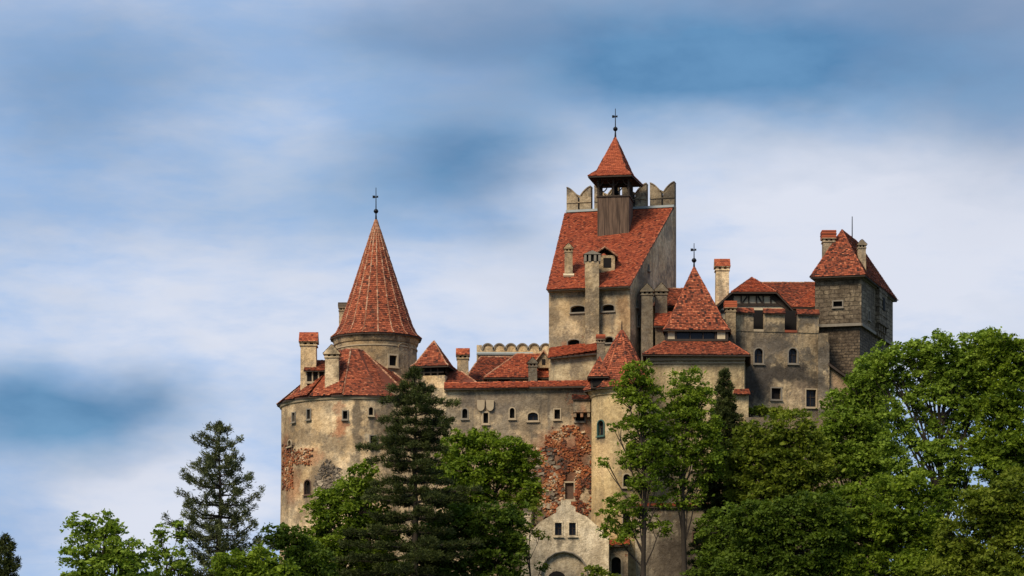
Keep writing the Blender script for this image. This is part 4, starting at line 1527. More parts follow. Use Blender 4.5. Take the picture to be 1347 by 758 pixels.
def build_wing():
    FL, FR = (965, 252.0), (1089.5, 253.4)
    root = thing('battlemented_wing', 'dark stained battlemented wall wing with tile-capped merlons and arched windows', 'wall', (X(1027, 254), 254, Z0))
    sp = []
    fn = line(FL, FR)
    for px, py, rx, rz, s, c in ((990, 505, 2.6, 2.2, 1, (.055, .046, .038)), (1030, 490, 3.0, 1.0, .95, (.055, .046, .038)), (1062, 503, 1.5, .9, .9, (.06, .05, .04)), (1000, 470, 1.0, 2.2, .6, DARK), (1015, 455, 2.2, .9, .55, (.15, .125, .1)), (1080, 455, .8, 1.6, .6, DARK), (1000, 440, 2, 1, .5, DARK), (1055, 515, 1.5, 1, .4, (.36, .26, .17)), (975, 480, .8, 3.5, .8, DARK)):
        x, y, n = fn(px)
        sp.append(((x, y, Z(py, y)), (rx, 2, rz), c, s))
    pm = plaster('sooty_wing_plaster', (.36, .265, .155), (.50, .385, .235), .8, .2, sp, .6, 15)
    f = foot(FL, FR)
    zt = Z(437, 252.6)
    b = MB()
    b.prism([f[0], f[1], (f[1][0], f[1][1] + 1.0), (f[0][0], f[0][1] + 1.0)], Z0, [zt, zt, zt, zt])
    W = Wall(root, 'wall', b, pm)
    W.win(fn, 998, 468, 12, 20, 'arch', 'greytrim', 'glass', True)
    W.win(fn, 1043, 468, 12, 20, 'arch', 'greytrim', 'glass', True)
    W.win(fn, 1021, 518, 13, 15, 'rect', 'greytrim', 'void', False)
    W.win(fn, 1067, 524, 14, 23, 'rect', 'trim', 'glass', True)
    W.done()
    # back of the wall walk, coloured near black as shade in the battlement gaps
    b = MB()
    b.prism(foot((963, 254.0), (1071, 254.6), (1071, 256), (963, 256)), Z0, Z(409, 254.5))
    part('gap_shade_backing', b, M['void'], root)
    for a, c in ((967, 991), (1005, 1032), (1049, 1077)):
        xa, ya, n = fn(a)
        xb, yb, n = fn(c)
        m = MB()
        zm = Z(413, 252.6)
        m.prism([(xa, ya - .07), (xb, yb - .07), (xb, yb + .8), (xa, ya + .8)], zt, zm)
        mo = part('merlon', m, pm, root)
        z1 = zm + .5
        pls = [[Vector((xa - .06, ya - .3, zm)), Vector((xb + .06, yb - .3, zm)), Vector((xb + .06, yb + .4, z1)), Vector((xa - .06, ya + .4, z1))],
               [Vector((xb + .06, yb + 1.0, zm)), Vector((xa - .06, ya + 1.0, zm)), Vector((xa - .06, ya + .4, z1)), Vector((xb + .06, yb + .4, z1))]]
        roof(mo, pls, [(pls[0][3], pls[0][2])], 'tile', 'merlon_cap', th=.1, hipmat='tile', hr=.08)
    for a, c in ((991, 1005), (1032, 1049)):
        xa, ya, n = fn(a)
        xb, yb, n = fn(c)
        m = MB()
        m.prism([(xa + .02, ya - .06), (xb - .02, yb - .06), (xb - .02, yb + .9), (xa + .02, ya + .9)], zt + .003, zt + .22)
        part('sill', m, M['tile'] if a > 1000 else M['trim'], root)
    # sloping right shoulder and buttress
    b = MB()
    b.prism(foot((1076, 252.75), (1091, 252.9), (1091, 256), (1076, 256)), Z0, [Z(440, 252.7), Z(452, 252.9), Z(452, 252.9), Z(440, 252.7)])
    part('buttress', b, pm, root)
    chimney(root, 953.5, 969, 396, 440, 251.0, pm, cap='flat', capmat='tile_bright', below=8)
    # lean-to with a sloping roof against the stone tower
    r2 = thing('lean_to_shed', 'low shed with a steep sloping tile edge against the base of the stone tower', 'shed', (X(1105, 253), 253, Z0))
    b = MB()
    b.prism(foot((1091.5, 253.2), (1119, 253.4), (1119, 256), (1091.5, 256)), Z0, [Z(480, 253), Z(500, 253), Z(500, 253), Z(480, 253)])
    part('wall', b, plaster('shed_plaster', (.22, .16, .1), (.33, .22, .13), .6, .7, (), .5, 17), r2)
    pl = [P(1090, 477, 252.7), P(1122, 500, 252.7), P(1122, 500, 252.7) + Vector((0, 3.5, 0)), P(1090, 477, 252.7) + Vector((0, 3.5, 0))]
    roof(r2, [pl], [], 'tile', th=.25, bias=-.3)


build_wing()


# ------------------------------------------------------------------ square stone tower
def build_stone_tower():
    root = thing('stone_tower', 'square grey-brown stone block tower with steep red hipped roof at far right', 'tower', (X(1120, 261), 261, Z0))
    lo = stone_mat('squared_brown_stone', (.095, .07, .046), (.165, .122, .078), (.05, .04, .03), (.46, .28))
    up = stone_mat('rendered_ashlar', (.16, .125, .083), (.235, .185, .122), (.085, .068, .047), (.72, .40))
    FL, FR, BR, BL = (1078, 256.0), (1131, 255.1), (1170, 266.5), (1118, 267.5)
    b = MB()
    b.prism(foot(FL, FR, BR, BL), Z0, Z(428.5, 255.5))
    W = Wall(root, 'lower_wall', b, lo)
    W.done()
    FL, FR, BR, BL = (1072, 255.7), (1133, 254.7), (1174.5, 267.2), (1114, 268.2)
    b = MB()
    zt = Z(363, 255.2)
    f = foot(FL, FR, BR, BL)
    b.prism(f, Z(428.5, 255.5) + .003, zt)
    W = Wall(root, 'upper_wall', b, up)
    W.win(line(FL, FR), 1102, 400, 12, 7.5, 'rect', 'greytrim', 'void', False)
    fs = line(FR, BR)
    W.win(fs, 1143, 415, 3.5, 12, 'arch', 'greytrim', 'void', False)
    W.done()
    c = MB()
    for k in range(4):
        z = Z(428.5, 255.5)
        c.bar((*f[k], z), (*f[(k + 1) % 4], z), .16, .26)
        c.bar((*f[k], zt - .2), (*f[(k + 1) % 4], zt - .2), .34, .3)
    part('string_course', c, M['greytrim'], root)
    # oriel on corbels on the flank
    x, y, n = fs(1157)
    n = Vector((n[0], n[1], 0)).normalized()
    t = Vector((-n.y, n.x, 0))
    o = MB()
    cc = Vector((x, y, Z(405, y)))
    o.box(cc, t * 1.7, n * .38, Vector((0, 0, 1.7)), 0)
    for k in range(5):
        o.box(cc + Vector((0, 0, -1.5 + k * .72)), t * 1.76, n * .43, Vector((0, 0, .09)), 0)
    for s in (-1.45, -.5, .5, 1.45):
        o.box(cc + t * s + n * .05 - Vector((0, 0, 2.05)), t * .2, n * .32, Vector((0, 0, .35)), 0)
        o.box(cc + t * s - n * .05 - Vector((0, 0, 2.65)), t * .2, n * .26, Vector((0, 0, .27)), 0)
    o.box(cc + n * .43 + Vector((0, 0, .3)), t * .45, n * .04, Vector((0, 0, .6)), 1)
    o.box(cc + n * .40 - Vector((0, 0, 1.7)), t * 1.8, n * .1, Vector((0, 0, .1)), 0)
    part('oriel', o, [up, M['void']], root)
    # hipped roof
    ov = 0.45
    ctr = Vector((sum(p[0] for p in f) / 4, sum(p[1] for p in f) / 4, 0))
    e = []
    for p in f:
        d = Vector((p[0], p[1], 0)) - ctr
        q = ctr + d * (1 + ov / 4.0)
        e.append(Vector((q.x, q.y, zt - .12)))
    e[0].x, e[1].x = X(1066, e[0].y), X(1138, e[1].y)
    e[2].x = X(1180, e[2].y)
    a0 = P(1107.5, 303, 258.6)
    a1 = Vector((X(1128, 264.5), 264.5, a0.z))
    roof(root, [[e[0], e[1], a0], [e[1], e[2], a1, a0], [e[2], e[3], a1], [e[3], e[0], a0, a1]], [(e[0], a0), (e[1], a0), (e[2], a1), (a0, a1)], 'tile', bias=-.02, spread=.28, hipmat='tile', hr=.09)
    sm = plaster('stack_plaster', (.26, .2, .13), (.34, .26, .17), .5, .2, (), .4, 18)
    chimney(root, 1081.5, 1099.5, 303, 340, 257.5, sm, ridge='x', cap='flat', capmat='tile_bright', below=3)
    q = ray_poly(1135, 350, [[e[1], e[2], a1, a0]])
    q = q or P(1135, 350, 259)
    chimney(root, 1128, 1140, 315, 350, q.y - .2, sm, ridge='y', capmat='tile', below=1.5)
    an = MB()
    an.tube([(X(1121, 262), 262, Z(318, 262)), (X(1121, 262), 262, Z(285, 262))], [.06, .04], 6)
    part('lightning_rod', an, M['iron'], root)


build_stone_tower()


# ------------------------------------------------------------------ gatehouse and terraces below
def build_gate():
    Y = 236.0
    root = thing('gatehouse', 'white stepped-gable gatehouse with twin square windows and a wide blind arch', 'house', (X(744, Y), Y, 12))
    pm = plaster('pale_gatehouse_plaster', (.66, .54, .36), (.76, .64, .46), .25, .12, [((X(700, Y), Y, Z(740, Y)), (1.2, 1, 2), (.25, .22, .17), .6), ((X(785, Y), Y, Z(730, Y)), (.8, 1, 1.5), (.35, .27, .18), .5)], .3, 19)
    prof = [(686, 830), (801, 830), (801, 702), (788, 694), (772, 680), (757, 673), (757, 667), (751, 664), (751, 658), (738, 658), (738, 664), (732, 668), (732, 674), (710, 687), (698, 700), (686, 714)]
    v = [P(a, c, Y) for a, c in prof]
    k = len(v)
    b = MB()
    b.solid(v + [p + Vector((0, .8, 0)) for p in v], [tuple(range(k)), tuple(range(2 * k - 1, k - 1, -1))] + [(i, (i + 1) % k, k + (i + 1) % k, k + i) for i in range(k)])
    W = Wall(root, 'gable_wall', b, pm)
    fn = line((686, Y), (801, Y))
    W.win(fn, 734.4, 696, 9.5, 17, 'rect', pm, 'glass', True, fw=.1)
    W.win(fn, 753, 696, 9.5, 17, 'rect', pm, 'glass', True, fw=.1)
    W.win(fn, 742, 800, 62, 150, 'arch', pm, 'leaf_wall', False, deep=.5, name='blind_arch', fw=.14) if False else None
    W.win(fn, 766, 757, 6, 11, 'arch', pm, 'void', False, fw=.04)
    # blind arch cut
    x, y, n = fn(742)
    w, h = S(60, Y), S(100, Y)
    o = outline(w, h, 'arch')
    kk = len(o)
    cz = Z(726, Y) - h / 2
    W2 = MB()
    W2.solid([(x + p[0], Y - .5, cz + p[1]) for p in o] + [(x + p[0], Y + .3, cz + p[1]) for p in o],
             [tuple(range(kk)), tuple(range(2 * kk - 1, kk - 1, -1))] + [(i, kk + i, kk + (i + 1) % kk, (i + 1) % kk) for i in range(kk)])
    W.wins = [w_ for w_ in W.wins if True]
    base = W.cut
    # the little window right of the arch sits clear of it
    W.cut.solid(W2.v, W2.f)
    W.done()
    # arch moulding and the doorway inside
    m = MB()
    pts = [(x + p[0] * 1.03, Y - .03, cz + p[1] + .03) for p in outline(w, h, 'arch')][1:]
    m.tube(pts, [.09] * len(pts), 6)
    part('arch_moulding', m, M['greytrim'], root)
    d = MB()
    o2 = outline(S(26, Y), S(70, Y), 'arch')
    cz2 = Z(751, Y) - S(70, Y) / 2
    d.face([(X(732.5, Y) + p[0], Y + .285, cz2 + p[1]) for p in o2])
    part('door', d, M['void'], root)
    # body and roof behind the gable
    body = MB()
    body.prism([(X(690, Y), Y + .85), (X(798, Y), Y + .85), (X(798, Y), 246), (X(690, Y), 246)], 12, Z(712, Y))
    part('body', body, pm, root)
    r0 = Vector((X(744, Y), Y + .82, Z(672, Y)))
    l, r = Vector((X(686, Y), Y + .82, Z(716, Y))), Vector((X(802, Y), Y + .82, Z(712, Y)))
    dy = Vector((0, 10, 0))
    roof(root, [[l, r0, r0 + dy, l + dy], [r0, r, r + dy, r0 + dy]], [(r0, r0 + dy)], 'tile')
    chimney(root, 688.5, 699.5, 669, 702, 237.5, pm, cap='flat', capmat='grey_rubble', below=2)

    Y = 238.5
    r2 = thing('porch_annex', 'small brick-edged annex with one arched dark window beside the gatehouse', 'house', (X(809, Y), Y, 12))
    am = plaster('annex_plaster', (.36, .27, .18), (.46, .36, .24), .5, .7, (), .5, 20)
    b = MB()
    b.prism(foot((793, Y), (826, Y), (826, 243), (793, 243)), 12, Z(717, Y))
    W = Wall(r2, 'wall', b, am)
    W.win(line((793, Y), (826, Y)), 810.6, 744, 13, 23, 'arch', 'trim', 'void', False, fw=.12)
    W.done()
    pl = [P(791, 718, Y - .4), P(829, 716, Y - .4), P(828, 708, 242), P(792, 710, 242)]
    roof(r2, [pl], [], 'tile_bright')

    Y = 241.5
    r3 = thing('terrace_wall', 'streaked pale terrace wall with tile coping behind the two slender tree trunks', 'wall', (X(880, Y), Y, 12))
    b = MB()
    b.prism(foot((829, Y), (940, Y), (940, Y + 1.5), (829, Y + 1.5)), 12, Z(665, Y))
    W = Wall(r3, 'wall', b, plaster('streaked_plaster', (.34, .28, .19), (.46, .39, .28), .8, .4, [((X(880, Y), Y, Z(740, Y)), (2.4, 1, 3.2), (.10, .08, .06), .85), ((X(905, Y), Y, Z(700, Y)), (1, 1, 1.5), (.10, .08, .06), .6)], .95, 21))
    W.win(line((829, Y), (940, Y)), 916, 708, 9, 14, 'rect', 'shutter', 'void', False)
    W.done()
    pl = [P(828, 666, Y - .25), P(941, 666, Y - .25), P(941, 662.5, Y + .7), P(828, 662.5, Y + .7)]
    roof(r3, [pl], [], 'tile', 'coping')

    Y = 246.0
    r4 = thing('garden_wall', 'brown retaining wall holding a grassy terrace under the battlemented wing', 'wall', (X(1050, Y), Y, 12))
    b = MB()
    b.prism(foot((980, Y), (1150, Y + .5), (1150, Y + 2), (980, Y + 1.5)), 12, Z(549, Y))
    W = Wall(r4, 'wall', b, plaster('brown_retaining_plaster', (.20, .15, .09), (.30, .23, .14), .6, .5, (), .6, 22))
    W.win(line((980, Y), (1150, Y + .5)), 1068, 592, 10, 13, 'rect', 'greytrim', 'void', False)
    W.done()
    tb = MB()
    tb.prism(foot((980, Y + 1.52), (1150, Y + 2.02), (1150, 255), (980, 251.9)), 12, Z(549, Y) - .1)
    part('terrace_bed', tb, flat('terrace_turf', (.05, .07, .02), .95, .4, 1.5), r4)


build_gate()


# ------------------------------------------------------------------ vegetation
def quads(name, C, U, V, tint, mat):
    """N leaves: centres C, half axes U and V -> diamond-shaped quads"""
    n = len(C)
    co = np.empty((n, 4, 3), np.float32)
    co[:, 0] = C - U
    co[:, 1] = C - V * 1.0 + U * .1
    co[:, 2] = C + U
    co[:, 3] = C + V * 1.0 + U * .1
    me = bpy.data.meshes.new(name)
    me.vertices.add(n * 4)
    me.vertices.foreach_set('co', co.ravel())
    me.loops.add(n * 4)
    me.loops.foreach_set('vertex_index', np.arange(n * 4, dtype=np.int32))
    me.polygons.add(n)
    me.polygons.foreach_set('loop_start', np.arange(0, n * 4, 4, dtype=np.int32))
    at = me.attributes.new('tint', 'FLOAT', 'FACE')
    at.data.foreach_set('value', np.clip(tint, 0, 1).astype(np.float32))
    me.materials.append(mat)
    me.update()
    me.validate()
    return me


def rand_axes(n, size, up=.35, aspect=.55):
    a = RNG.normal(size=(n, 3))
    a[:, 2] *= .6
    a /= np.linalg.norm(a, axis=1)[:, None]
    b = RNG.normal(size=(n, 3))
    b -= a * np.sum(a * b, axis=1)[:, None]
    b /= np.linalg.norm(b, axis=1)[:, None]
    s = size * RNG.uniform(.65, 1.3, n)[:, None]
    return a * s, b * s * aspect


LEAF = {
    'mid': leaf_mat('mid_green_leaf', (.045, .082, .006), (.20, .265, .022)),
    'bright': leaf_mat('light_green_leaf', (.075, .125, .010), (.24, .32, .04)),
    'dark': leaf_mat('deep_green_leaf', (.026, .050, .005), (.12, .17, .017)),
    'olive': leaf_mat('olive_green_leaf', (.05, .076, .006), (.20, .235, .024)),
    'needle': leaf_mat('dark_pine_needle', (.014, .021, .006), (.085, .10, .024), .15),
    'needle2': leaf_mat('grey_green_pine_needle', (.035, .043, .016), (.15, .165, .062), .15),
}


def broadleaf(label, base_px, Y, lobes, kind='mid', leaf=.13, dens=1.0, name='broadleaf_tree', cat='tree', group='trees on the castle slope', trunk=True, tr=.28, depth=.9, clump=.55, thick=None, gap=1.0, fork=.35):
    bx = X(base_px, Y)
    gz = ground_z(bx, Y)
    root = thing(name, label, cat, (bx, Y, gz - .2), group)
    cs, tn = [], []
    Cs, Ts = [], []
    tips = []
    for li, (px, py, rx, ry) in enumerate(lobes):
        c = np.array(P(px, py, Y))
        c[1] += RNG.uniform(-.5, .5) * S((rx + ry) / 2, Y) * 1.1
        r = np.array([S(rx, Y), S((rx + ry) / 2, Y) * depth, S(ry, Y)])
        vol = r[0] * r[1] * r[2]
        n = max(5, int(3.0 * (r[0] * r[2] + r[0] * r[1] + r[1] * r[2]) / 3 / clump ** 2 * dens * 1.75))
        d = RNG.normal(size=(n, 3))
        d /= np.linalg.norm(d, axis=1)[:, None]
        rad = RNG.uniform(.3, 1.0, n) ** .55 * RNG.uniform(.8, 1.14, n)
        cc = c + d * r * rad[:, None]
        lt = RNG.uniform(-.12, .12)
        for k in range(n):
            cr = clump * RNG.uniform(.4, 1.2)
            m = int(78 * (cr / .55) ** 1.6 * (.13 / leaf) ** 1.5 * gap)
            off = RNG.normal(size=(m, 3)) * np.array([.62, .62, .27]) * cr
            q = cc[k] + off
            q[:, 2] -= .25 * (off[:, 0] ** 2 + off[:, 1] ** 2) / cr
            Cs.append(q)
            Ts.append(.5 + lt + RNG.uniform(-.34, .34) + RNG.normal(size=m) * .13)
            tips.append((li, cc[k]))
    C = np.concatenate(Cs)
    T = np.concatenate(Ts)
    U, V = rand_axes(len(C), leaf * 1.12, aspect=.55)
    k_ = RNG.uniform(.55, 1.45, len(C))[:, None] ** 1.3
    U, V = U * k_, V * k_
    me = quads('crown', C, U, V, T, LEAF[kind])
    link('crown', me, root)
    # trunk, limbs and twigs
    b = MB()
    tops = [np.array(P(px, py, Y)) for px, py, rx, ry in lobes]
    topz = max(t[2] for t in tops)
    lowz = min(t[2] - S(l[3], Y) for t, l in zip(tops, lobes))
    mx = float(np.mean([t[0] for t in tops]))
    def axis(u):
        x = bx + (mx - bx) * u + .25 * math.sin(u * 5 + bx)
        return Vector((x, Y + .2 * math.sin(u * 4 + 1), gz - .3 + (topz - gz) * u))
    path = [axis(u) for u in (0, .15, .3, .45, .6, .75, .88, .97)]
    b.tube(path, [tr * 1.35, tr, tr * .9, tr * .78, tr * .62, tr * .42, tr * .25, tr * .1], 8)
    for li, t in enumerate(tops):
        hgt = (t[2] - gz) / max(.1, topz - gz)
        u = max(.12, min(.85, hgt - fork * RNG.uniform(.5, 1.0)))
        a = axis(u)
        e = Vector(t)
        mid = a.lerp(e, .5) + Vector((0, 0, -.12 * (e - a).length + .2))
        b.tube([a, a.lerp(mid, .6), mid, mid.lerp(e, .6), e], [tr * .42, tr * .36, tr * .3, tr * .2, tr * .1], 6)
        mine = [q for i, q in tips if i == li]
        for q in mine[::4]:
            s = mid.lerp(e, RNG.uniform(.2, 1))
            qq = Vector(q)
            mm = s.lerp(qq, .5) + Vector((0, 0, -.1))
            b.tube([s, mm, qq], [.05, .035, .012], 4, cap=False)
    part('trunk', b, M['bark'], root, recalc=False, smooth=True)
    return root


def conifer(label, apex, Y, prof, kind='needle', step=.55, per=6, lift=.15, droop=.1, tuft=.3, dens=1.0, tr=.26, name='pine_tree', group='conifers on the castle slope', base_px=None, inner=.25, nl=.17, nw=.03, nt_n=40, rag=(.5, 1.12)):
    """prof: [(row, half width in px)..] outline; branches in whorls, needle tufts along them"""
    ax = X(apex[0], Y)
    bx = X(base_px if base_px else apex[0], Y)
    gz = ground_z(bx, Y)
    zt = Z(apex[1], Y)
    root = thing(name, label, 'tree', (bx, Y, gz - .2), group)
    hs = [(Z(r, Y), S(w, Y)) for r, w in prof]
    zs = np.array([h[0] for h in hs][::-1])
    ws = np.array([h[1] for h in hs][::-1])
    b = MB()
    L = zt - gz
    cen = lambda z: Vector((bx + (ax - bx) * (z - gz) / L + .08 * math.sin(z * .7), Y, z))
    b.tube([cen(gz - .3 + L * u) for u in (0, .2, .4, .6, .8, .92, 1)], [tr * 1.3, tr, tr * .85, tr * .62, tr * .36, tr * .18, .02], 8)
    Cs, Us, Vs, Ts = [], [], [], []

    def tufts(p, d, m, s, tint):
        # a bottle-brush of needles round a twig end
        n = int(m)
        a = RNG.normal(size=(n, 3)) * .75 + np.array(d) * 1.1
        a /= np.linalg.norm(a, axis=1)[:, None]
        ln = nl * RNG.uniform(.6, 1.2, n)[:, None]
        pc = np.array(p) + RNG.normal(size=(n, 3)) * s * .33
        q = np.cross(a, RNG.normal(size=(n, 3)))
        q /= np.linalg.norm(q, axis=1)[:, None]
        Cs.append(pc + a * ln * .6)
        Us.append(a * ln)
        Vs.append(q * nw * RNG.uniform(.7, 1.4, n)[:, None])
        Ts.append(tint + RNG.normal(size=n) * .16)
    z = zt - .25
    zlow = zs[0]
    while z > zlow:
        w = float(np.interp(z, zs, ws))
        frac = (zt - z) / (zt - zlow)
        nb = per if frac > .1 else max(3, per - 2)
        a0 = RNG.uniform(0, 6.28)
        for k in range(nb):
            a = a0 + 6.283 * k / nb + RNG.uniform(-.35, .35)
            ln = w * RNG.uniform(*rag)
            if RNG.random() < .12:
                ln *= .55
            if ln < .25:
                ln = .25
            d = Vector((math.cos(a), math.sin(a), 0))
            s = cen(z + RNG.uniform(-.2, .2))
            dr = droop * (.3 + frac)
            e1 = s + d * ln * .5 + Vector((0, 0, ln * (.14 * (1 - frac) - dr * .6)))
            e2 = s + d * ln + Vector((0, 0, ln * (lift - dr)))
            b.tube([s, e1, e2], [.02 + .022 * ln, .015 + .013 * ln, .012], 5, cap=False)
            bt = .42 + RNG.uniform(-.22, .22)
            nt = max(2, int(ln / tuft * 1.5 * dens))
            for j in range(nt):
                u = inner + (1 - inner) * (j + RNG.random()) / nt
                p = (s.lerp(e1, u * 2) if u < .5 else e1.lerp(e2, u * 2 - 1))
                side = Vector((-d.y, d.x, 0)) * RNG.normal() * (.10 + .17 * ln * (1.15 - u))
                p = p + side + Vector((0, 0, RNG.normal() * .07 + .05))
                dd = (d * .7 + side.normalized() * .4 + Vector((0, 0, .5))).normalized()
                tufts(p, dd, nt_n, tuft, bt + RNG.uniform(-.16, .16))
        z -= step * RNG.uniform(.75, 1.25) * (.65 + .5 * frac)
    tufts(cen(zt), Vector((0, 0, 1)), 30, tuft * .8, .4)
    tufts(cen(zt - .3), Vector((0, 0, 1)), 30, tuft * .8, .4)
    me = quads('crown', np.concatenate(Cs), np.concatenate(Us), np.concatenate(Vs), np.concatenate(Ts), LEAF[kind])
    link('crown', me, root)
    part('trunk', b, M['bark'], root, recalc=False, smooth=True)
    return root


# left side
conifer('dark conifer tip at the far left edge of the picture', (8, 706), 196, [(706, 2), (720, 13), (740, 17), (760, 24), (800, 34), (840, 42)], 'needle', per=6, tr=.2, droop=.15, lift=.25)
broadleaf('light green broadleaf tree left of the tall pine against open sky', 140, 200, [(108, 690, 20, 22), (142, 688, 20, 20), (100, 730, 20, 24), (128, 722, 28, 26), (165, 722, 20, 24), (150, 755, 44, 28), (180, 742, 18, 22), (110, 768, 34, 26), (170, 785, 40, 30)], 'bright', leaf=.12, dens=.8, clump=.46, tr=.2, gap=.8)
broadleaf('small light green sapling close to the left side of the tall pine', 214, 204, [(210, 700, 9, 16), (206, 728, 16, 16), (236, 700, 8, 20), (228, 740, 22, 22), (205, 765, 24, 22)], 'bright', leaf=.115, dens=.9, clump=.4, tr=.1, gap=.7)
conifer('tall grey-green pine with upturned tufts standing alone left of the bastion', (290, 560), 206, [(560, 3), (572, 17), (590, 30), (604, 22), (618, 44), (638, 52), (652, 30), (670, 56), (690, 46), (712, 68), (745, 76), (790, 80)], 'needle2', step=.85, per=6, lift=.42, droop=.14, tuft=.40, tr=.22, base_px=287, dens=.72, inner=.36, nt_n=56, rag=(.5, 1.25))
broadleaf('low bright green bush beneath the tall left pine', 330, 196, [(310, 745, 34, 22), (345, 738, 26, 22), (372, 752, 24, 20), (340, 775, 60, 30)], 'mid', leaf=.12, dens=1.0, clump=.45, tr=.1, name='leafy_bush', cat='bush', group='bushes under the castle')
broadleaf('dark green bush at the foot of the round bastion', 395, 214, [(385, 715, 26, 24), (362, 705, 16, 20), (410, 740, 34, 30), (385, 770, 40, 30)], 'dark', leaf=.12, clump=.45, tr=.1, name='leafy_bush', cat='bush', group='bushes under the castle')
broadleaf('bushy green tree growing against the round bastion left of the big conifer', 450, 226, [(476, 628, 24, 22), (452, 650, 30, 24), (425, 665, 24, 22), (480, 668, 34, 28), (440, 700, 42, 32), (490, 710, 40, 34), (410, 720, 26, 26), (455, 748, 56, 32), (500, 760, 40, 30)], 'mid', leaf=.12, dens=.95, clump=.5, tr=.2)
# middle
conifer('tall dark conifer in front of the curtain wall, reaching the roof of the small lookout', (546, 484), 222, [(484, 3), (500, 16), (515, 30), (530, 46), (545, 36), (560, 52), (590, 60), (605, 50), (640, 70), (700, 86), (740, 92), (800, 96)], 'needle', step=1.0, per=6, lift=.12, droop=.13, tuft=.40, tr=.26, dens=1.25, inner=.28, nt_n=52, rag=(.45, 1.3))
broadleaf('vivid green rounded tree right of the dark conifer below the curtain wall', 640, 238.5, [(602, 590, 26, 26), (636, 582, 26, 22), (664, 598, 26, 24), (690, 606, 20, 26), (620, 620, 34, 28), (655, 634, 34, 28), (692, 648, 20, 26), (610, 655, 34, 28), (585, 610, 20, 24)], 'mid', leaf=.12, dens=1.05, clump=.5, tr=.22)
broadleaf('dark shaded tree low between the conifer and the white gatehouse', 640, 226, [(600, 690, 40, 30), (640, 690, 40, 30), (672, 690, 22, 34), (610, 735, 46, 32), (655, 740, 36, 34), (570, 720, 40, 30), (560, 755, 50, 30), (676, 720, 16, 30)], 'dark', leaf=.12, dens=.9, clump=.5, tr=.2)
broadleaf('thin scraggly sapling in front of the gatehouse left wall', 694, 230, [(706, 668, 10, 14), (690, 690, 14, 14), (712, 702, 12, 8), (694, 730, 10, 12), (712, 745, 10, 8)], 'olive', leaf=.1, dens=.55, clump=.34, tr=.08, gap=.6)
broadleaf('slender airy tree with separate leaf puffs in front of the cream stair tower', 850, 229, [(836, 494, 24, 20), (850, 520, 28, 22), (822, 512, 14, 18), (838, 556, 24, 18), (806, 562, 12, 8), (862, 566, 18, 20), (846, 596, 28, 20), (872, 610, 18, 20), (798, 608, 12, 8), (842, 636, 20, 14), (815, 660, 26, 16), (800, 684, 18, 16), (840, 676, 18, 14), (870, 690, 14, 16), (812, 705, 18, 12), (866, 655, 18, 14), (838, 508, 26, 22), (852, 545, 28, 20), (842, 578, 28, 18), (858, 596, 26, 20), (826, 604, 18, 14), (855, 630, 24, 18), (830, 690, 20, 16)], 'mid', leaf=.105, dens=.56, clump=.46, tr=.2, gap=.9, fork=.25)
broadleaf('slender airy tree with a forked dark trunk below the square pavilion', 897, 230, [(905, 500, 24, 18), (890, 524, 20, 18), (922, 530, 22, 22), (905, 556, 28, 20), (880, 580, 16, 16), (930, 574, 18, 20), (902, 600, 22, 16), (884, 626, 16, 14), (930, 618, 20, 16), (912, 516, 26, 22), (898, 540, 28, 20), (915, 585, 26, 22), (892, 605, 22, 16), (930, 598, 20, 20), (918, 640, 18, 14), (905, 658, 20, 12), (882, 575, 22, 18), (925, 555, 24, 18), (890, 640, 16, 12)], 'mid', leaf=.105, dens=.6, clump=.46, tr=.22, gap=.85, fork=.28)
conifer('narrow dark spruce below the right corner of the square pavilion', (954, 488), 236, [(488, 2), (505, 9), (530, 17), (560, 24), (600, 32), (650, 40), (720, 48), (800, 54)], 'needle', step=.5, per=7, lift=.0, droop=.2, tuft=.28, tr=.2, name='spruce_tree')
broadleaf('low dark shrub at the bottom between the slender trunks and the right wood', 945, 226, [(945, 700, 28, 34), (935, 745, 34, 26), (970, 730, 30, 34)], 'dark', leaf=.12, clump=.5, tr=.12, name='leafy_bush', cat='bush', group='bushes under the castle')
broadleaf('small sunlit shrub at the bottom edge right of the gatehouse', 780, 226, [(782, 752, 14, 10), (800, 765, 16, 14), (770, 772, 20, 14)], 'olive', leaf=.1, clump=.35, tr=.06, gap=.7, name='leafy_bush', cat='bush', group='bushes under the castle')
# right wood
broadleaf('olive green spreading tree under the battlemented wing', 1015, 232, [(1000, 570, 34, 22), (1040, 560, 34, 20), (975, 592, 24, 20), (1062, 582, 28, 22), (1010, 605, 40, 24), (1045, 622, 40, 26), (975, 630, 26, 26), (1005, 650, 40, 28), (1025, 585, 36, 22), (990, 610, 34, 24), (1065, 612, 28, 26), (1030, 640, 40, 28), (1070, 645, 30, 26)], 'olive', leaf=.125, dens=.9, clump=.54, tr=.22)
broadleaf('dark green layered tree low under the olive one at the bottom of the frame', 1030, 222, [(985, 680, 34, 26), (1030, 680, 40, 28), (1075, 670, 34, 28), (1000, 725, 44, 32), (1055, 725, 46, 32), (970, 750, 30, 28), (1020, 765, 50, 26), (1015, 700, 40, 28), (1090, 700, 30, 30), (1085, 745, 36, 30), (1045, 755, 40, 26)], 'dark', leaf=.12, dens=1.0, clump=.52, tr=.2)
broadleaf('green leafy tree pressed against the foot of the stone tower', 1120, 236, [(1108, 530, 26, 22), (1098, 560, 20, 22), (1130, 508, 22, 22), (1150, 486, 24, 22), (1140, 540, 30, 26), (1118, 580, 30, 28), (1155, 572, 20, 28), (1100, 610, 30, 26), (1140, 620, 30, 28), (1122, 556, 28, 26), (1084, 588, 22, 22), (1160, 600, 26, 26), (1125, 600, 30, 26), (1090, 570, 20, 18), (1150, 520, 26, 24)], 'bright', leaf=.125, dens=.9, clump=.54, tr=.22)
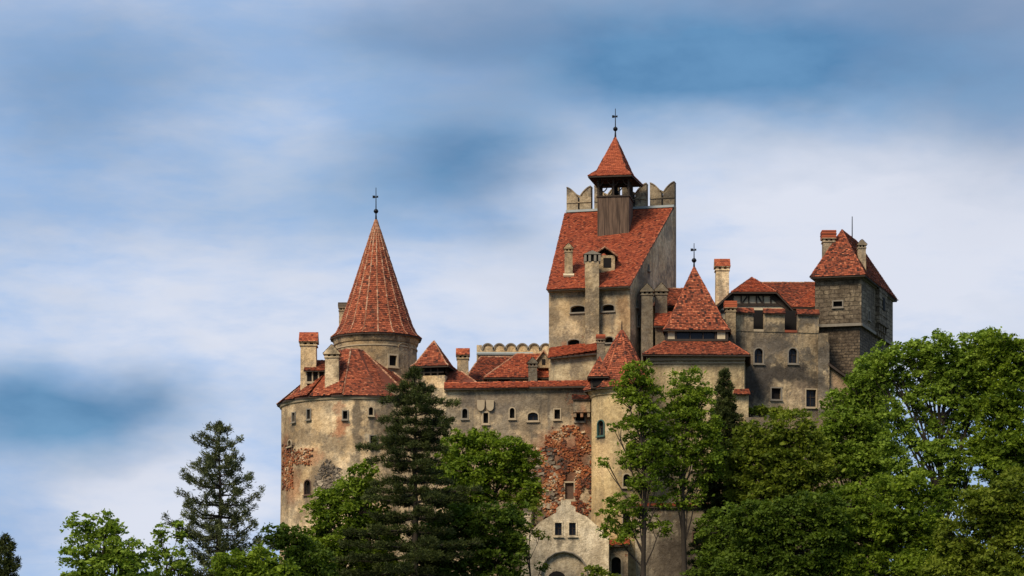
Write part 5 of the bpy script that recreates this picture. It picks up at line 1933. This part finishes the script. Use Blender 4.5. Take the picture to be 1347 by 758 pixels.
broadleaf('tallest light green ash on the right with open limbs and sky gaps', 1240, 228, [(1168, 468, 22, 20), (1200, 462, 24, 18), (1236, 458, 26, 20), (1222, 486, 24, 20), (1186, 494, 16, 14), (1260, 486, 26, 22), (1280, 452, 24, 18), (1244, 520, 22, 18), (1206, 524, 16, 14), (1148, 478, 22, 20), (1214, 470, 22, 20), (1250, 470, 24, 22), (1275, 476, 24, 24), (1298, 470, 24, 22), (1290, 500, 24, 22), (1196, 512, 20, 18), (1216, 544, 16, 14), (1194, 560, 14, 14), (1236, 560, 16, 16), (1172, 540, 16, 18), (1170, 575, 16, 18), (1206, 580, 16, 12), (1240, 590, 20, 18), (1228, 505, 20, 14), (1262, 508, 22, 18), (1300, 446, 20, 14), (1278, 540, 22, 22), (1160, 500, 16, 16), (1252, 640, 26, 24), (1210, 626, 22, 16), (1178, 634, 22, 16), (1284, 590, 22, 22), (1282, 520, 22, 22), (1268, 556, 20, 22), (1180, 606, 16, 18), (1222, 596, 18, 16), (1256, 610, 20, 24)], 'bright', leaf=.12, dens=.95, clump=.5, tr=.3, gap=.95, fork=.42)
broadleaf('tall leafy tree running off the right edge of the frame', 1325, 226, [(1316, 452, 26, 20), (1342, 470, 24, 26), (1306, 486, 24, 24), (1330, 510, 30, 26), (1350, 550, 26, 30), (1312, 546, 26, 26), (1326, 590, 34, 28), (1300, 612, 26, 22), (1355, 490, 24, 26), (1330, 480, 28, 24), (1318, 528, 28, 24), (1342, 575, 30, 28), (1296, 580, 22, 24), (1320, 625, 34, 24), (1346, 620, 28, 28)], 'mid', leaf=.12, dens=1.0, clump=.52, tr=.28)
broadleaf('dark green tree in the shadow below the tall ash', 1185, 224, [(1115, 660, 36, 28), (1160, 650, 34, 28), (1200, 640, 26, 26), (1135, 705, 44, 32), (1185, 700, 42, 34), (1230, 665, 28, 30), (1110, 745, 44, 30), (1165, 755, 50, 30), (1222, 720, 34, 34), (1150, 680, 40, 30), (1180, 672, 34, 28), (1205, 745, 40, 28), (1100, 690, 30, 28), (1210, 690, 34, 30)], 'mid', leaf=.12, dens=.95, clump=.52, tr=.24)
broadleaf('dense broad tree filling the bottom right corner', 1300, 214, [(1330, 640, 34, 30), (1290, 665, 34, 30), (1325, 690, 40, 34), (1262, 705, 32, 32), (1300, 725, 46, 36), (1345, 735, 36, 36), (1250, 750, 40, 30), (1290, 770, 50, 30), (1310, 665, 40, 30), (1275, 735, 40, 30), (1320, 755, 44, 30), (1345, 690, 34, 34)], 'olive', leaf=.125, dens=1.0, clump=.52, tr=.24)
broadleaf('fresh green garden shrub on the terrace below the battlemented wing', 1015, 249, [(1000, 538, 14, 6), (1022, 541, 16, 5), (1050, 543, 14, 5), (985, 542, 10, 7)], 'olive', leaf=.09, dens=1.3, clump=.3, tr=.05, name='leafy_bush', cat='bush', group='bushes under the castle')
